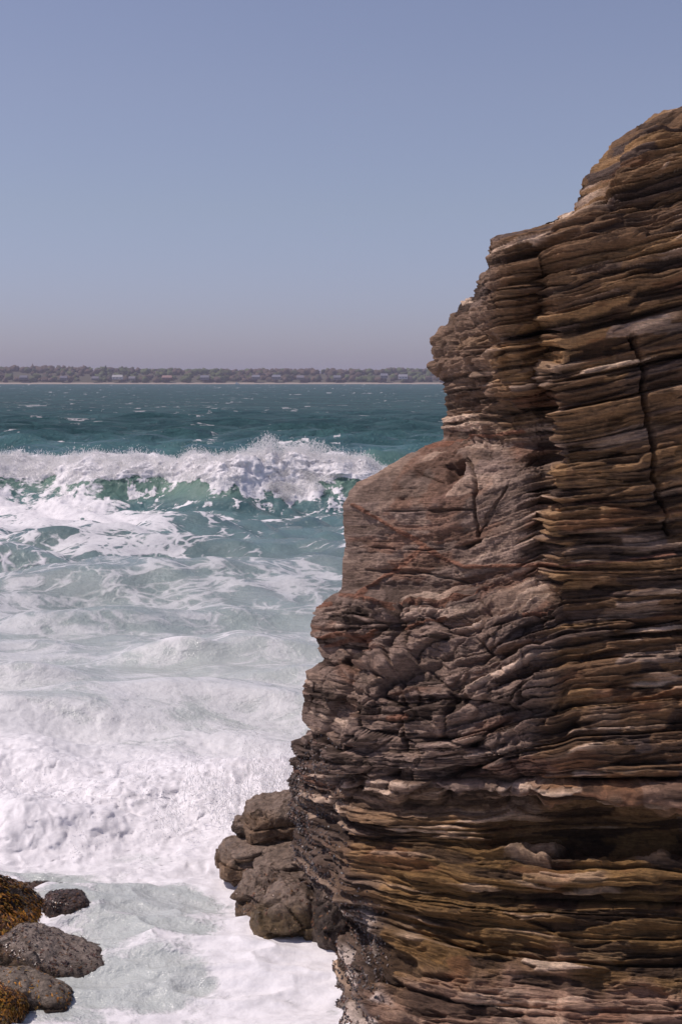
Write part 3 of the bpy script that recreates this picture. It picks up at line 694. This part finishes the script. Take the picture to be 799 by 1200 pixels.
# albedo, with lit edges and crevice shade painted in
def c3(*a): return np.array(a)
def lay(base, colr, k): return base * (1 - k[..., None]) + c3(*colr) * k[..., None]
r1_ = rnd(i1, j1, i1 * 0 + 5); r2_ = rnd(i2, j2, i2 * 0 + 6); r3_ = rnd(i3, j3, i3 * 0 + 7)
C = np.ones(x.shape + (3,)) * c3(0.165, 0.115, 0.075)
C = lay(C, (0.255, 0.18, 0.105), ss(0.40, 0.8, 0.6 * r2_ + 0.4 * r1_))
C = lay(C, (0.105, 0.082, 0.072), ss(0.60, 0.8, 0.55 * r3_ + 0.45 * rnd(i2, j1)))
C = lay(C, (0.26, 0.215, 0.185), ss(0.72, 0.92, 0.7 * rnd(i3, j3, i3 * 0 + 17) + 0.3 * (fbm2(q, b * 3, 3, 333) * .5 + .5)))
C = lay(C, (0.215, 0.175, 0.155), np.clip(grey * 0.95 + rough_left * 0.55, 0, 1) * (0.85 + 0.15 * r3_))
C = lay(C, (0.145, 0.098, 0.04), low * 0.7 * ss(420, 480, PXf))
C = lay(C, (0.27, 0.20, 0.165), ss(1110, 1165, PYf + 40 * fbm2(x * 2, z * 3, 3, 340)) * 0.9 * ss(405, 440, PXf))
C = lay(C, (0.11, 0.09, 0.082), np.clip(barn, 0, 1) * 0.85)
C = lay(C, (0.17, 0.085, 0.05), ss(0.45, 0.7, fbm2(q * 1.5, b * 5, 4, 350) - 0.1 * (1 - grey)) * 0.4)
pale_ledge = ss(0.2, 0.5, fbm2(x * 2, z * 8, 3, 360)) * bump(PYf, 1006, 9) * (PXf > 470)
C = lay(C, (0.28, 0.22, 0.175), pale_ledge * 0.6)
salt = ss(28, 6, np.abs(PXf - np.interp(PYf, [1060, 1120, 1200], [412, 408, 425]) + 14 * fbm2(z * 5, x * 5, 3, 366))) * ss(1050, 1075, PYf)
C = lay(C, (0.52, 0.50, 0.50), salt * ss(-0.1, 0.25, fbm2(x * 9, z * 9, 3, 370)) * 0.8)
C = lay(C, (0.19, 0.115, 0.085), ss(1.1, 0.8, vd) * 0.85)
C = C * (1 + 0.16 * fbm3(q * 2, y, b * 9, 3, 380))[..., None]
C = lay(C, (0.52, 0.44, 0.37), ss(0.18, 0.44, cb + 0.5 * t2) * (0.85 - 0.45 * smooth_face) * (1 - 0.55 * low * ss(1110, 1080, PYf)) * ss(-0.2, 0.4, fbm2(q * 1.2, b * 2, 3, 390)))  # worn lips paler, and sunlit edges painted into the colour
C = lay(C, (0.045, 0.032, 0.025), ss(-0.15, -0.42, cb + 0.4 * ca) * (0.80 - 0.5 * smooth_face))  # hollow chips darkened: crevice shadow painted into the colour
C = 0.17 * (np.clip(C, 0.01, 1) / 0.17) ** 1.22
C = C * (1 + (c3(0.95, 0.97, 1.02) - 1) * np.clip(grey + 0.4 * rough_left, 0, 1)[..., None])
C = lay(C, (0.21, 0.115, 0.083), ss(1.1, 0.8, vd) * 0.85)
C = np.clip(C * c3(1.30, 1.14, 1.0), 0.012, 0.75)
cliff = empty('sea_cliff', (2.5, 12.0, 0.0), 'tall layered brown cliff filling the right side of the photo, rising out of the surf', 'cliff')
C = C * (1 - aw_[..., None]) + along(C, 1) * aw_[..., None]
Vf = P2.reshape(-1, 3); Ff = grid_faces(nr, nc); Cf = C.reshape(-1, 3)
# label every face with its bed and block
jb = np.floor((q + 0.12 * vnoise2(b * 2, q * 0, 401) + rnd(i1, i1 * 0 + 77) * 1.4) / 1.7)
lab = i1 * 100 + jb
# thick beds that the photo shows split in two
lab = lab * 4 + (f1 * 0 + (beds(b, 0.42, 1.5, 1)[5] > 0)) * 1.0
def fc(A): A = A.reshape(-1); return A[Ff[:, 0]]
flab = fc(lab); fvein = fc(vd) < 1.0
isb = fc(isback.astype(float)) > 0
outside = fc(PXf) > 850
flab = np.where(isb | outside, 1e7, flab); flab = np.where(fvein & ~isb, 2e7, flab)
# every separate patch of a bed is its own part
Lg = flab.reshape(nr - 1, nc - 1); comp = np.arange(Lg.size).reshape(Lg.shape); fixed = (Lg >= 1e7)
sv, sh = Lg[1:] == Lg[:-1], Lg[:, 1:] == Lg[:, :-1]
for _ in range(400):
    old = comp.copy()
    m_ = np.where(sv, np.minimum(comp[1:], comp[:-1]), -1); comp[1:] = np.where(sv, m_, comp[1:]); comp[:-1] = np.where(sv, np.minimum(m_, comp[:-1]), comp[:-1])
    m_ = np.where(sh, np.minimum(comp[:, 1:], comp[:, :-1]), -1); comp[:, 1:] = np.where(sh, m_, comp[:, 1:]); comp[:, :-1] = np.where(sh, np.minimum(m_, comp[:, :-1]), comp[:, :-1])
    comp = comp.ravel()[comp.ravel()].reshape(comp.shape)
    if (comp == old).all(): break
flab = np.where(fixed, Lg, comp).ravel().astype(float)
labs, cnt = np.unique(flab, return_counts=True)
# tiny slivers join the core
small_ = set(labs[cnt < 220])
flab = np.where(np.isin(flab, list(small_)), 1e7, flab)
big = 0
# each vein is its own part
for L in np.unique(flab):
    if L == 2e7: continue
    v, f, (c,) = subset(Vf, Ff, flab == L, [Cf])
    nm = 'rock_core' if L == 1e7 else 'rock_layer'; big += 1
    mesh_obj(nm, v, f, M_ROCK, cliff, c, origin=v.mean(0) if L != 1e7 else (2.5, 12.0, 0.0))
vid = np.full(x.shape, -1); best = np.full(x.shape, 1e9)
for k, (pts, wd) in enumerate(veins):
    d = (pdist(pts) + wob * 0.3 + 1.0 * rr2) / (wd * 0.82); vid = np.where(d < best, k, vid); best = np.minimum(best, d)
fid = fc(vid)
for k in range(len(veins)):
    s_ = (flab == 2e7) & (fid == k)
    if s_.sum() < 5: continue
    v, f, (c,) = subset(Vf, Ff, s_, [Cf])
    o = mesh_obj('mineral_vein', v, f, M_ROCK, cliff, c, origin=v.mean(0)); o['label'] = 'thin rusty orange vein in the grey rock'
print('cliff parts', big, 'quads', len(Ff))

# mussels and barnacle clumps on the wet edge of the cliff
def clumps(name, P0, N0, size, cols_, parent, mat, squash=(1, 1, 1), seed=0):
    r = np.random.default_rng(seed); n = len(P0)
    ico = np.array([[0, 0, 1], [0.9, 0, 0], [0, 0.6, 0], [-0.9, 0, 0], [0, -0.6, 0], [0, 0, -0.6]], float)
    icf = np.array([[0, 1, 2], [0, 2, 3], [0, 3, 4], [0, 4, 1], [5, 2, 1], [5, 3, 2], [5, 4, 3], [5, 1, 4]])
    q_ = r.normal(size=(n, 4)); q_ /= np.linalg.norm(q_, axis=1)[:, None]; w, a, b_, c = q_.T
    R = np.stack([1 - 2 * (b_ * b_ + c * c), 2 * (a * b_ - c * w), 2 * (a * c + b_ * w), 2 * (a * b_ + c * w), 1 - 2 * (a * a + c * c), 2 * (b_ * c - a * w), 2 * (a * c - b_ * w), 2 * (b_ * c + a * w), 1 - 2 * (a * a + b_ * b_)], -1).reshape(n, 3, 3)
    v = np.einsum('nij,kj->nki', R, ico * np.array(squash)) * size[:, None, None] + (P0 + N0 * size[:, None] * 0.3)[:, None, :]
    f = icf[None] + (np.arange(n) * 6)[:, None, None]
    o = mesh_obj(name, v.reshape(-1, 3), f.reshape(-1, 3), mat, parent, np.repeat(cols_, 6, 0), smooth=False, origin=parent.location if parent is not None else (0, 0, 0))
    return tag(o, kind='stuff')
w_ = (barn * (0.3 + 0.7 * ss(-0.1, 0.3, fbm2(x * 3, z * 3, 3, 410))) * (~isback)).ravel(); w_ = w_ / w_.sum()
ids = rng.choice(len(w_), 4200, p=w_)
pal = np.array([[0.045, 0.04, 0.05], [0.10, 0.075, 0.06], [0.20, 0.16, 0.14], [0.15, 0.075, 0.05], [0.06, 0.045, 0.04]])
clumps('mussel_bed', Vf[ids], NN.reshape(-1, 3)[ids], rng.uniform(0.008, 0.019, len(ids)), pal[rng.integers(0, 5, len(ids))], cliff, M_SHELL, seed=3)

# ------------------------------------------------------------------ boulders and slabs
def cube_sphere(n):
    vs, fs = [], []; off = 0
    t = np.tan(np.linspace(-1, 1, n) * math.pi / 4)
    for ax in range(3):
        for s in (-1, 1):
            A, B = np.meshgrid(t, t); Cc = np.full_like(A, float(s))
            tri = [None] * 3; tri[ax] = Cc; tri[(ax + 1) % 3] = A; tri[(ax + 2) % 3] = B
            v = np.stack(tri, -1).reshape(-1, 3); vs.append(v); f = grid_faces(n, n)
            if s < 0: f = f[:, ::-1]
            fs.append(f + off); off += len(v)
    v = np.concatenate(vs); f = np.concatenate(fs)
    key = np.round(v, 5); u, idx, inv = np.unique(key, axis=0, return_index=True, return_inverse=True)
    return v[idx], inv.reshape(-1)[f]
CS = {n: cube_sphere(n) for n in (30, 44, 60)}
def boulder(name, loc, rad, rot=(0, 0, 0), power=2.6, rough=0.12, strata=0.0, seed=0, n=60, mat=None, parent=None, color=(0.16, 0.12, 0.10), top=None, ang=0.28, fine=1.0):
    n = 30 if max(rad) < 0.2 else (60 if max(rad) > 0.6 else 44)
    v0, f = CS[n]; r_ = (np.abs(v0) ** power).sum(1) ** (1 / power); d = v0 / r_[:, None]
    v = d * np.array(rad)
    nn = d / np.array(rad); nn /= np.linalg.norm(nn, axis=1)[:, None]
    w = v + np.array([seed * 3.1, seed * 1.7, seed * 2.3]); mr = min(rad[0], max(rad[1], rad[2] * 1.5))
    a, b_, c = (w / mr * 1.1).T
    dsp = rough * mr * (fbm3(a, b_, c, 3, seed) + 0.35 * (0.6 - np.abs(vnoise3(a * 2.3, b_ * 2.3, c * 3, seed + 9))))
    fv_, fe_ = facets(*(w * np.array([1, 1, 1.6])).T, 3.4 if mr < 0.4 else 2.2, seed + 400); dsp += ang * mr * (fv_ - 0.5) - 0.10 * ang * mr * ss(0.08, 0, fe_)
    a, b_, c = (w * 9).T; dsp += 0.022 * fine * fbm3(a, b_, c, 4, seed + 20, 0.6)
    if strata:
        bb = (w[:, 2] + 0.03 * vnoise3(*(w * 3).T, seed)) / strata; e = np.abs(2 * (bb - np.floor(bb)) - 1)
        dsp += (0.9 * strata * (rnd(np.floor(bb), np.zeros(len(bb)) + seed) - 0.5) - 0.45 * strata * ss(0.8, 0.97, e)) * ss(0.9, 0.6, np.abs(nn[:, 2]))
    v = v + nn * dsp[:, None]
    from mathutils import Euler
    R = np.array(Euler([math.radians(k) for k in rot]).to_matrix())
    v = v @ R.T; nw = nn @ R.T
    cc = np.ones((len(v), 3)) * c3(*color)
    k1 = fbm3(*(w * 2.5).T, 3, seed + 40)
    cc = lay(cc, tuple(0.55 * k for k in color), ss(0.0, 0.5, k1))
    if top: cc = lay(cc, top, ss(0.45, 0.8, nw[:, 2] + 0.2 * k1))  # up-facing rock painted paler than its sides, imitating lit glossy tops
    zw = v[:, 2] + loc[2]
    cc = lay(cc, (0.24, 0.19, 0.15), 0.2 * ss(0.1, 0.4, fbm3(*(w * 14).T, 3, seed + 60)))
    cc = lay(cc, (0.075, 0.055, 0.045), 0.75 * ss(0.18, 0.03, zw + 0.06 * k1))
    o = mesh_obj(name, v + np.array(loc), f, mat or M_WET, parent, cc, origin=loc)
    return o, v + np.array(loc), nw
def wl_(px, d, z=0.0): return ((px - 399.5) / FPX * d, d, z)

# outcrop of ledges at the foot of the cliff
oc = empty('rock_outcrop', wl_(325, 13.4), 'low wet ledgy rocks with boulders jutting left from the foot of the cliff', 'rock outcrop')
br = (0.29, 0.185, 0.115)
for nm, l_, r_, rot, pw, rg, stt, sd_, cl in (
    ('rock_slab', W(324, 960, 14.2), (0.28, 0.34, 0.17), (0, -8, 15), 4.2, 0.16, 0.11, 2, br),
    ('rock_slab', W(288, 969, 14.3), (0.14, 0.16, 0.075), (0, 8, 0), 3.0, 0.12, 0.0, 3, (0.11, 0.075, 0.055)),
    ('rock_slab', W(308, 989, 14.05), (0.35, 0.30, 0.045), (0, -9, 12), 5.0, 0.06, 0.05, 4, br),
    ('rock_slab', W(301, 1014, 14.1), (0.32, 0.36, 0.20), (0, -6, 10), 4.5, 0.16, 0.10, 5, (0.33, 0.21, 0.13)),
    ('rock_slab', W(338, 999, 13.65), (0.24, 0.22, 0.035), (0, -10, 8), 5.5, 0.05, 0.0, 6, (0.17, 0.12, 0.09)),
    ('rock_slab', W(330, 1011, 13.5), (0.27, 0.24, 0.040), (0, -11, 4), 5.5, 0.05, 0.0, 7, (0.22, 0.16, 0.12)),
    ('rock_slab', W(338, 1023, 13.35), (0.28, 0.24, 0.038), (0, -12, 8), 5.5, 0.05, 0.0, 12, (0.18, 0.125, 0.095)),
    ('boulder', W(322, 1068, 13.1), (0.36, 0.30, 0.27), (4, 32, 20), 2.9, 0.15, 0.0, 8, (0.32, 0.205, 0.13)),
    ('boulder', W(358, 1086, 12.65), (0.38, 0.30, 0.30), (0, 30, 15), 2.8, 0.13, 0.0, 9, (0.32, 0.215, 0.115)),
    ('boulder', W(392, 1086, 12.4), (0.18, 0.26, 0.38), (0, 0, 10), 3.0, 0.16, 0.0, 10, (0.16, 0.115, 0.09)),
    ('boulder', W(336, 1100, 12.85), (0.09, 0.12, 0.10), (0, 0, 0), 2.6, 0.12, 0.0, 11, (0.22, 0.17, 0.15))):
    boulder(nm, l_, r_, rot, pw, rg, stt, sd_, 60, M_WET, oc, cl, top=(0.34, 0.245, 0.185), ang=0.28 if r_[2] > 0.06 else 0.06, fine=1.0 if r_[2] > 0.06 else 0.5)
def weed(name, P0, N0, n, size, parent, seed, pal, hang=0.6):
    """fronds: short forked ribbons that lie down over the rock"""
    r = np.random.default_rng(seed); w = np.clip(N0[:, 2] + 0.35, 0, 1) * (P0[:, 2] > 0.02); w = w / w.sum(); ids = r.choice(len(P0), n, p=w)
    p0 = P0[ids]; nn = N0[ids]; t = r.normal(size=(n, 3)); t[:, 2] -= hang; t -= nn * (t * nn).sum(1)[:, None]; t /= np.linalg.norm(t, axis=1)[:, None]
    sdd = np.cross(nn, t); L = size * r.uniform(0.6, 1.5, n)[:, None]; wd = L * 0.24; up = r.uniform(0.2, 0.9, n)[:, None]
    a = p0 + nn * 0.004; m1 = p0 + t * L * 0.5 + nn * L * 0.45 * up; e = p0 + t * L + nn * L * 0.30 * up
    e1 = e + sdd * L * 0.35; e2 = e - sdd * L * 0.35
    v = np.stack([a - sdd * wd * .5, a + sdd * wd * .5, m1 + sdd * wd, m1 - sdd * wd, e1 + t * wd, e1 - t * wd, e2 + t * wd, e2 - t * wd], 1).reshape(-1, 3)
    f = np.array([[0, 1, 2, 3], [3, 2, 4, 5], [3, 2, 7, 6]])[None] + (np.arange(n) * 8)[:, None, None]
    c = pal[r.integers(0, len(pal), n)] * r.uniform(0.7, 1.25, n)[:, None]
    o = mesh_obj(name, v, f.reshape(-1, 4), M_WEED, parent, np.repeat(c, 8, 0), origin=parent.location)
    return tag(o, kind='stuff')
PALW = np.array([[0.34, 0.14, 0.025], [0.46, 0.20, 0.03], [0.20, 0.085, 0.02], [0.30, 0.17, 0.03], [0.09, 0.04, 0.016]])
PALD = np.array([[0.07, 0.035, 0.025], [0.11, 0.05, 0.03], [0.05, 0.035, 0.03], [0.14, 0.07, 0.03]])
for ch in list(oc.children)[:4]:
    me = ch.data; k = len(me.vertices); co = np.empty(k * 3, np.float32); me.vertices.foreach_get('co', co); no = np.empty(k * 3, np.float32); me.vertices.foreach_get('normal', no)
    co = co.reshape(-1, 3) + np.array(ch.location) + np.array(oc.location)
    weed('seaweed', co, no.reshape(-1, 3), 300, 0.018, oc, 5, PALD * 1.6)

# seaweed covered rocks in the lower left
def reef(label, loc, rad, rot, seed, color, top, wn_=0, wsize=0.03, pal=PALW, power=2.5, rough=0.14, strata=0):
    e = empty('shore_rock', (loc[0], loc[1], 0.0), label, 'rock', 'rocks in the lower left surf')
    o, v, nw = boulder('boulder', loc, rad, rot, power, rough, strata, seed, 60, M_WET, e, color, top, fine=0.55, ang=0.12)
    if wn_: weed('seaweed', v, nw, wn_, wsize, e, seed, pal)
    return e
reef('large dark mound under orange brown seaweed at the left edge', W(-34, 1116, 12.9), (0.78, 0.62, 0.54), (0, 20, -10), 21, (0.12, 0.075, 0.05), (0.11, 0.08, 0.065), 9000, 0.040)
reef('small dark rounded rock surrounded by foam, beyond the seaweed mound', W(78, 1064, 13.05), (0.21, 0.22, 0.15), (0, 4, 10), 22, (0.09, 0.06, 0.05), (0.14, 0.10, 0.09), 500, 0.022, PALD, 2.8)
reef('flat low strip of wet rock behind the small dark rounded rock', W(54, 1048, 13.6), (0.30, 0.16, 0.09), (0, 4, 0), 23, (0.10, 0.065, 0.05), (0.13, 0.09, 0.07), 700, 0.022, PALD, 3.0)
reef('smooth grey topped boulder reaching farthest right into the foam', W(68, 1127, 12.15), (0.54, 0.32, 0.17), (0, 15, -14), 24, (0.22, 0.135, 0.075), (0.36, 0.285, 0.235), 700, 0.022, PALD, 2.7, 0.10)
reef('lower slanting boulder with grey top, in front of the largest grey boulder', W(26, 1163, 11.45), (0.42, 0.22, 0.14), (0, 12, -8), 25, (0.22, 0.135, 0.075), (0.34, 0.27, 0.21), 260, 0.022, PALW, 2.6, 0.08)
reef('brown seaweed heap over rock in the bottom left corner', W(-28, 1192, 11.1), (0.34, 0.30, 0.24), (0, 15, 0), 26, (0.08, 0.055, 0.045), (0.10, 0.07, 0.05), 4200, 0.028)

# ------------------------------------------------------------------ far shore
D0 = 2050.0
k1 = D0 / FPX
land_px = np.arange(-700, 1500, 6.0)
top_py = np.interp(land_px, [-700, 0, 60, 110, 200, 260, 330, 400, 470, 540, 1500], [420, 424, 423, 426, 428, 430, 429, 429, 428, 430, 431])
rows_ = [(D0 - 25, -1.0), (D0 - 6, 0.2), (D0, 1.6), (D0 + 8, 2.6)]
hz = (EYE + (HOR - top_py) * k1) * 0.62
V = []
for (dd, zz) in rows_: V.append(np.stack([(land_px - 399.5) * k1, np.full_like(land_px, dd), np.full_like(land_px, zz)], -1))
for fr, dd in ((0.35, 60), (0.7, 160), (1.0, 300), (1.0, 900)): V.append(np.stack([(land_px - 399.5) * k1 * (D0 + dd) / D0, np.full_like(land_px, D0 + dd), np.maximum(hz * fr, 2.7)], -1))
V = np.array(V); cc = np.ones(V.shape) * c3(0.10, 0.09, 0.06); cc[:3] = c3(0.40, 0.33, 0.27)
o = mesh_obj('far_shore', V.reshape(-1, 3), grid_faces(V.shape[0], V.shape[1]), M_FAR, col=cc.reshape(-1, 3)); tag(o, kind='structure')
ICO = None
def ico_unit():
    import bmesh
    bm = bmesh.new(); bmesh.ops.create_icosphere(bm, subdivisions=2, radius=1.0)
    v = np.array([q_.co[:] for q_ in bm.verts]); f = np.array([[w.index for w in p_.verts] for p_ in bm.faces]); bm.free(); return v, f
iv, if_ = ico_unit()
r = np.random.default_rng(3)
Vs, Fs, Cs = [], [], []; off = 0
fpal = np.array([[0.11, 0.085, 0.065], [0.125, 0.09, 0.07], [0.09, 0.10, 0.05], [0.10, 0.12, 0.055], [0.115, 0.088, 0.075], [0.08, 0.082, 0.055]])
for fr, dd, nn_ in ((0.0, 20, 380), (0.3, 60, 320), (0.6, 130, 260), (0.85, 220, 500), (1.0, 300, 1000)):
    tx = r.uniform(-680, 1480, nn_)
    for t_ in tx:
        hs = 4.5 * r.uniform(0.75, 1.15); rr_ = hs * r.uniform(0.8, 1.4)
        zb = max(np.interp(t_, land_px, hz) * fr, 2.6); 
        topz = EYE + (HOR - np.interp(t_, land_px, top_py)) * k1
        zc = min(zb + hs * 0.8, topz - hs * 0.9 + r.normal(0, 0.5) - r.random() * 2) if fr >= 0.85 else zb + hs * 0.8
        d_ = D0 + dd + r.uniform(-15, 15); xx = (t_ - 399.5) / FPX * d_
        v = iv * (1 + 0.28 * r.normal(size=(len(iv), 1))) * np.array([rr_, rr_, hs]) + np.array([xx, d_, max(zc, 5)])
        Vs.append(v); Fs.append(if_ + off); off += len(iv)
        g_ = 0.5 + 0.5 * math.sin(t_ * 0.02 + 1); kx = r.integers(0, 6) if r.random() < 0.6 else (1 if g_ > .5 else 3)
        Cs.append(np.tile(fpal[kx] * r.uniform(0.9, 1.1), (len(iv), 1)))
o = mesh_obj('shore_woodland', np.concatenate(Vs), np.concatenate(Fs), M_FAR, col=np.concatenate(Cs), smooth=True); tag(o, kind='stuff')
def box_part(name, c, s, color, parent, roof=False):
    hx, hy, h = s[0] / 2, s[1] / 2, s[2]
    if not roof:
        v = np.array([[sx * hx, sy * hy, zz] for zz in (0, h) for sx, sy in ((-1, -1), (1, -1), (1, 1), (-1, 1))], float); f = [[0, 1, 5, 4], [1, 2, 6, 5], [2, 3, 7, 6], [3, 0, 4, 7], [4, 5, 6, 7], [3, 2, 1, 0]]
    else:
        v = np.array([[-hx, -hy, 0], [hx, -hy, 0], [hx, hy, 0], [-hx, hy, 0], [-hx * 0.92, 0, h], [hx * 0.92, 0, h], [-hx * 0.92, 0.01, h], [hx * 0.92, 0.01, h]], float); f = [[0, 1, 5, 4], [1, 2, 7, 5], [2, 3, 6, 7], [3, 0, 4, 6], [3, 2, 1, 0]]
    v = v + np.array(c)
    return mesh_obj(name, v, np.array(f), M_PLAIN, parent, np.tile(color, (len(v), 1)), smooth=False, origin=c)
HS = [(138, 442.5, 15, 4.5, (0.72, 0.70, 0.68), (0.55, 0.53, 0.52), 'white shore house, brightest building on the far shore'),
      (196, 443, 14, 4, (0.36, 0.13, 0.10), (0.45, 0.28, 0.24), 'red brick coloured low house on the far shore'),
      (112, 444, 10, 3.5, (0.30, 0.28, 0.30), (0.22, 0.21, 0.24), 'grey low house just left of the white shore house'),
      (155, 444, 9, 3.5, (0.40, 0.38, 0.38), (0.26, 0.25, 0.27), 'small grey house just right of the white shore house'),
      (28, 443, 11, 4, (0.27, 0.26, 0.30), (0.20, 0.20, 0.24), 'blue grey house near the left end of the far shore'),
      (75, 443.5, 10, 4, (0.28, 0.26, 0.29), (0.2, 0.19, 0.23), 'dim blue grey house between the left edge and the white house'),
      (240, 443, 12, 4.5, (0.38, 0.37, 0.42), (0.24, 0.24, 0.28), 'pale blue grey house on the far shore right of the red house'),
      (300, 442.5, 11, 4.5, (0.42, 0.40, 0.43), (0.26, 0.26, 0.30), 'pale grey house left of the middle of the far shore'),
      (324, 442.5, 12, 5, (0.40, 0.40, 0.46), (0.27, 0.27, 0.32), 'blue grey wide house at the middle of the far shore'),
      (352, 443, 10, 4, (0.45, 0.40, 0.40), (0.26, 0.24, 0.27), 'small beige house right of the wide blue grey house'),
      (395, 443, 10, 4.5, (0.36, 0.35, 0.40), (0.24, 0.24, 0.28), 'grey house between the middle of the shore and the pair by the cliff'),
      (450, 441, 10, 5, (0.44, 0.43, 0.48), (0.25, 0.25, 0.30), 'taller pale house set high, left of the bright one near the cliff'),
      (472, 442, 13, 5, (0.60, 0.58, 0.60), (0.35, 0.34, 0.38), 'bright pale house on the far shore nearest the cliff')]
for (hx_, hy_, wd, ht, cw, cr_, lb) in HS:
    d_ = D0 + 4; gz = max(EYE + (HOR - (hy_ + ht / k1 * 0.5 / 1.0)) * k1, 2.2)
    e = empty('shore_house', ((hx_ - 399.5) / FPX * d_, d_, gz - 0.3), lb, 'house', 'houses along the far shore')
    L_ = np.array(e.location); ht = ht * 0.75; cw = tuple(c_ * (0.95 if cw[0] > 0.55 else 0.5) for c_ in cw); cr_ = tuple(c_ * 0.75 for c_ in cr_)
    box_part('wall', L_, (wd, 8, ht), cw, e); box_part('roof', L_ + np.array([0, 0, ht]), (wd + 1, 9, 3.2), cr_, e, True)
    for wx in (-0.3, 0.0, 0.3): box_part('window', L_ + np.array([wx * wd, -4.03, ht * 0.35]), (1.4, 0.12, 1.5), (0.06, 0.07, 0.09), e)
# single tall tree standing over the wood
tr = empty('pine_tree', ((124 - 399.5) / FPX * (D0 + 120), D0 + 120, 10), 'tall dark tree poking above the wooded skyline of the far shore', 'tree')
L_ = np.array(tr.location)
th_ = np.linspace(0, 2 * math.pi, 9)[:-1]
v = np.concatenate([np.stack([0.5 * np.cos(th_), 0.5 * np.sin(th_), 0 * th_], -1), np.stack([0.15 * np.cos(th_), 0.15 * np.sin(th_), 0 * th_ + 17], -1)]) + L_
mesh_obj('trunk', v, np.array([[i, (i + 1) % 8, 8 + (i + 1) % 8, 8 + i] for i in range(8)]), M_FAR, tr, np.tile((0.08, 0.06, 0.05), (16, 1)), origin=L_)
cv, cf, off = [], [], 0
for k in range(14):
    zz = 4 + k; s_ = 3.3 * (1 - k / 17)
    v = iv * (1 + 0.3 * r.normal(size=(len(iv), 1))) * np.array([s_, s_, 1.1]) + L_ + np.array([r.normal(0, 0.4), 0, zz]); cv.append(v); cf.append(if_ + off); off += len(iv)
v = np.concatenate(cv); mesh_obj('crown', v, np.concatenate(cf), M_FAR, tr, np.tile((0.05, 0.065, 0.04), (len(v), 1)), smooth=False, origin=L_)
# small white boat close to the far shore
bt = empty('boat', ((278 - 399.5) / FPX * 1900, 1900, 0.1), 'tiny white boat on the water just off the far shore', 'boat'); L_ = np.array(bt.location)
hull = np.array([[-2.6, -1, 1.2], [2.2, -1, 1.2], [3.4, 0, 1.5], [2.2, 1, 1.2], [-2.6, 1, 1.2], [-2.4, -0.7, -0.2], [2.0, -0.6, -0.2], [2.7, 0, -0.1], [2.0, 0.6, -0.2], [-2.4, 0.7, -0.2]], float) + L_
mesh_obj('hull', hull, np.array([[0, 1, 6, 5], [1, 2, 7, 6], [2, 3, 8, 7], [3, 4, 9, 8], [4, 0, 5, 9], [0, 4, 3, 1]]), M_PLAIN, bt, np.tile((0.8, 0.8, 0.8), (10, 1)), smooth=False, origin=L_)
box_part('cabin', L_ + np.array([-0.4, 0, 1.2]), (1.8, 1.4, 1.5), (0.8, 0.8, 0.8), bt)

# ------------------------------------------------------------------ haze
hm = bpy.data.materials.new('haze'); hm.use_nodes = True; n_ = hm.node_tree.nodes; l_ = hm.node_tree.links; n_.clear()
pv = n_.new('ShaderNodeVolumePrincipled'); pv.inputs['Color'].default_value = (0.80, 0.78, 0.95, 1); pv.inputs['Density'].default_value = 0.00017
ou = n_.new('ShaderNodeOutputMaterial'); l_.new(pv.outputs[0], ou.inputs['Volume'])
x0, x1, y0, y1, z0, z1 = -48000, 50000, -450, 8700, -4.0, 46.0
v = np.array([[a, b_, c] for c in (z0, z1) for a, b_ in ((x0, y0), (x1, y0), (x1, y1), (x0, y1))], float)
hz_ = mesh_obj('haze', v, np.array([[0, 3, 2, 1], [4, 5, 6, 7], [0, 1, 5, 4], [1, 2, 6, 5], [2, 3, 7, 6], [3, 0, 4, 7]]), hm, smooth=False); tag(hz_, kind='stuff')
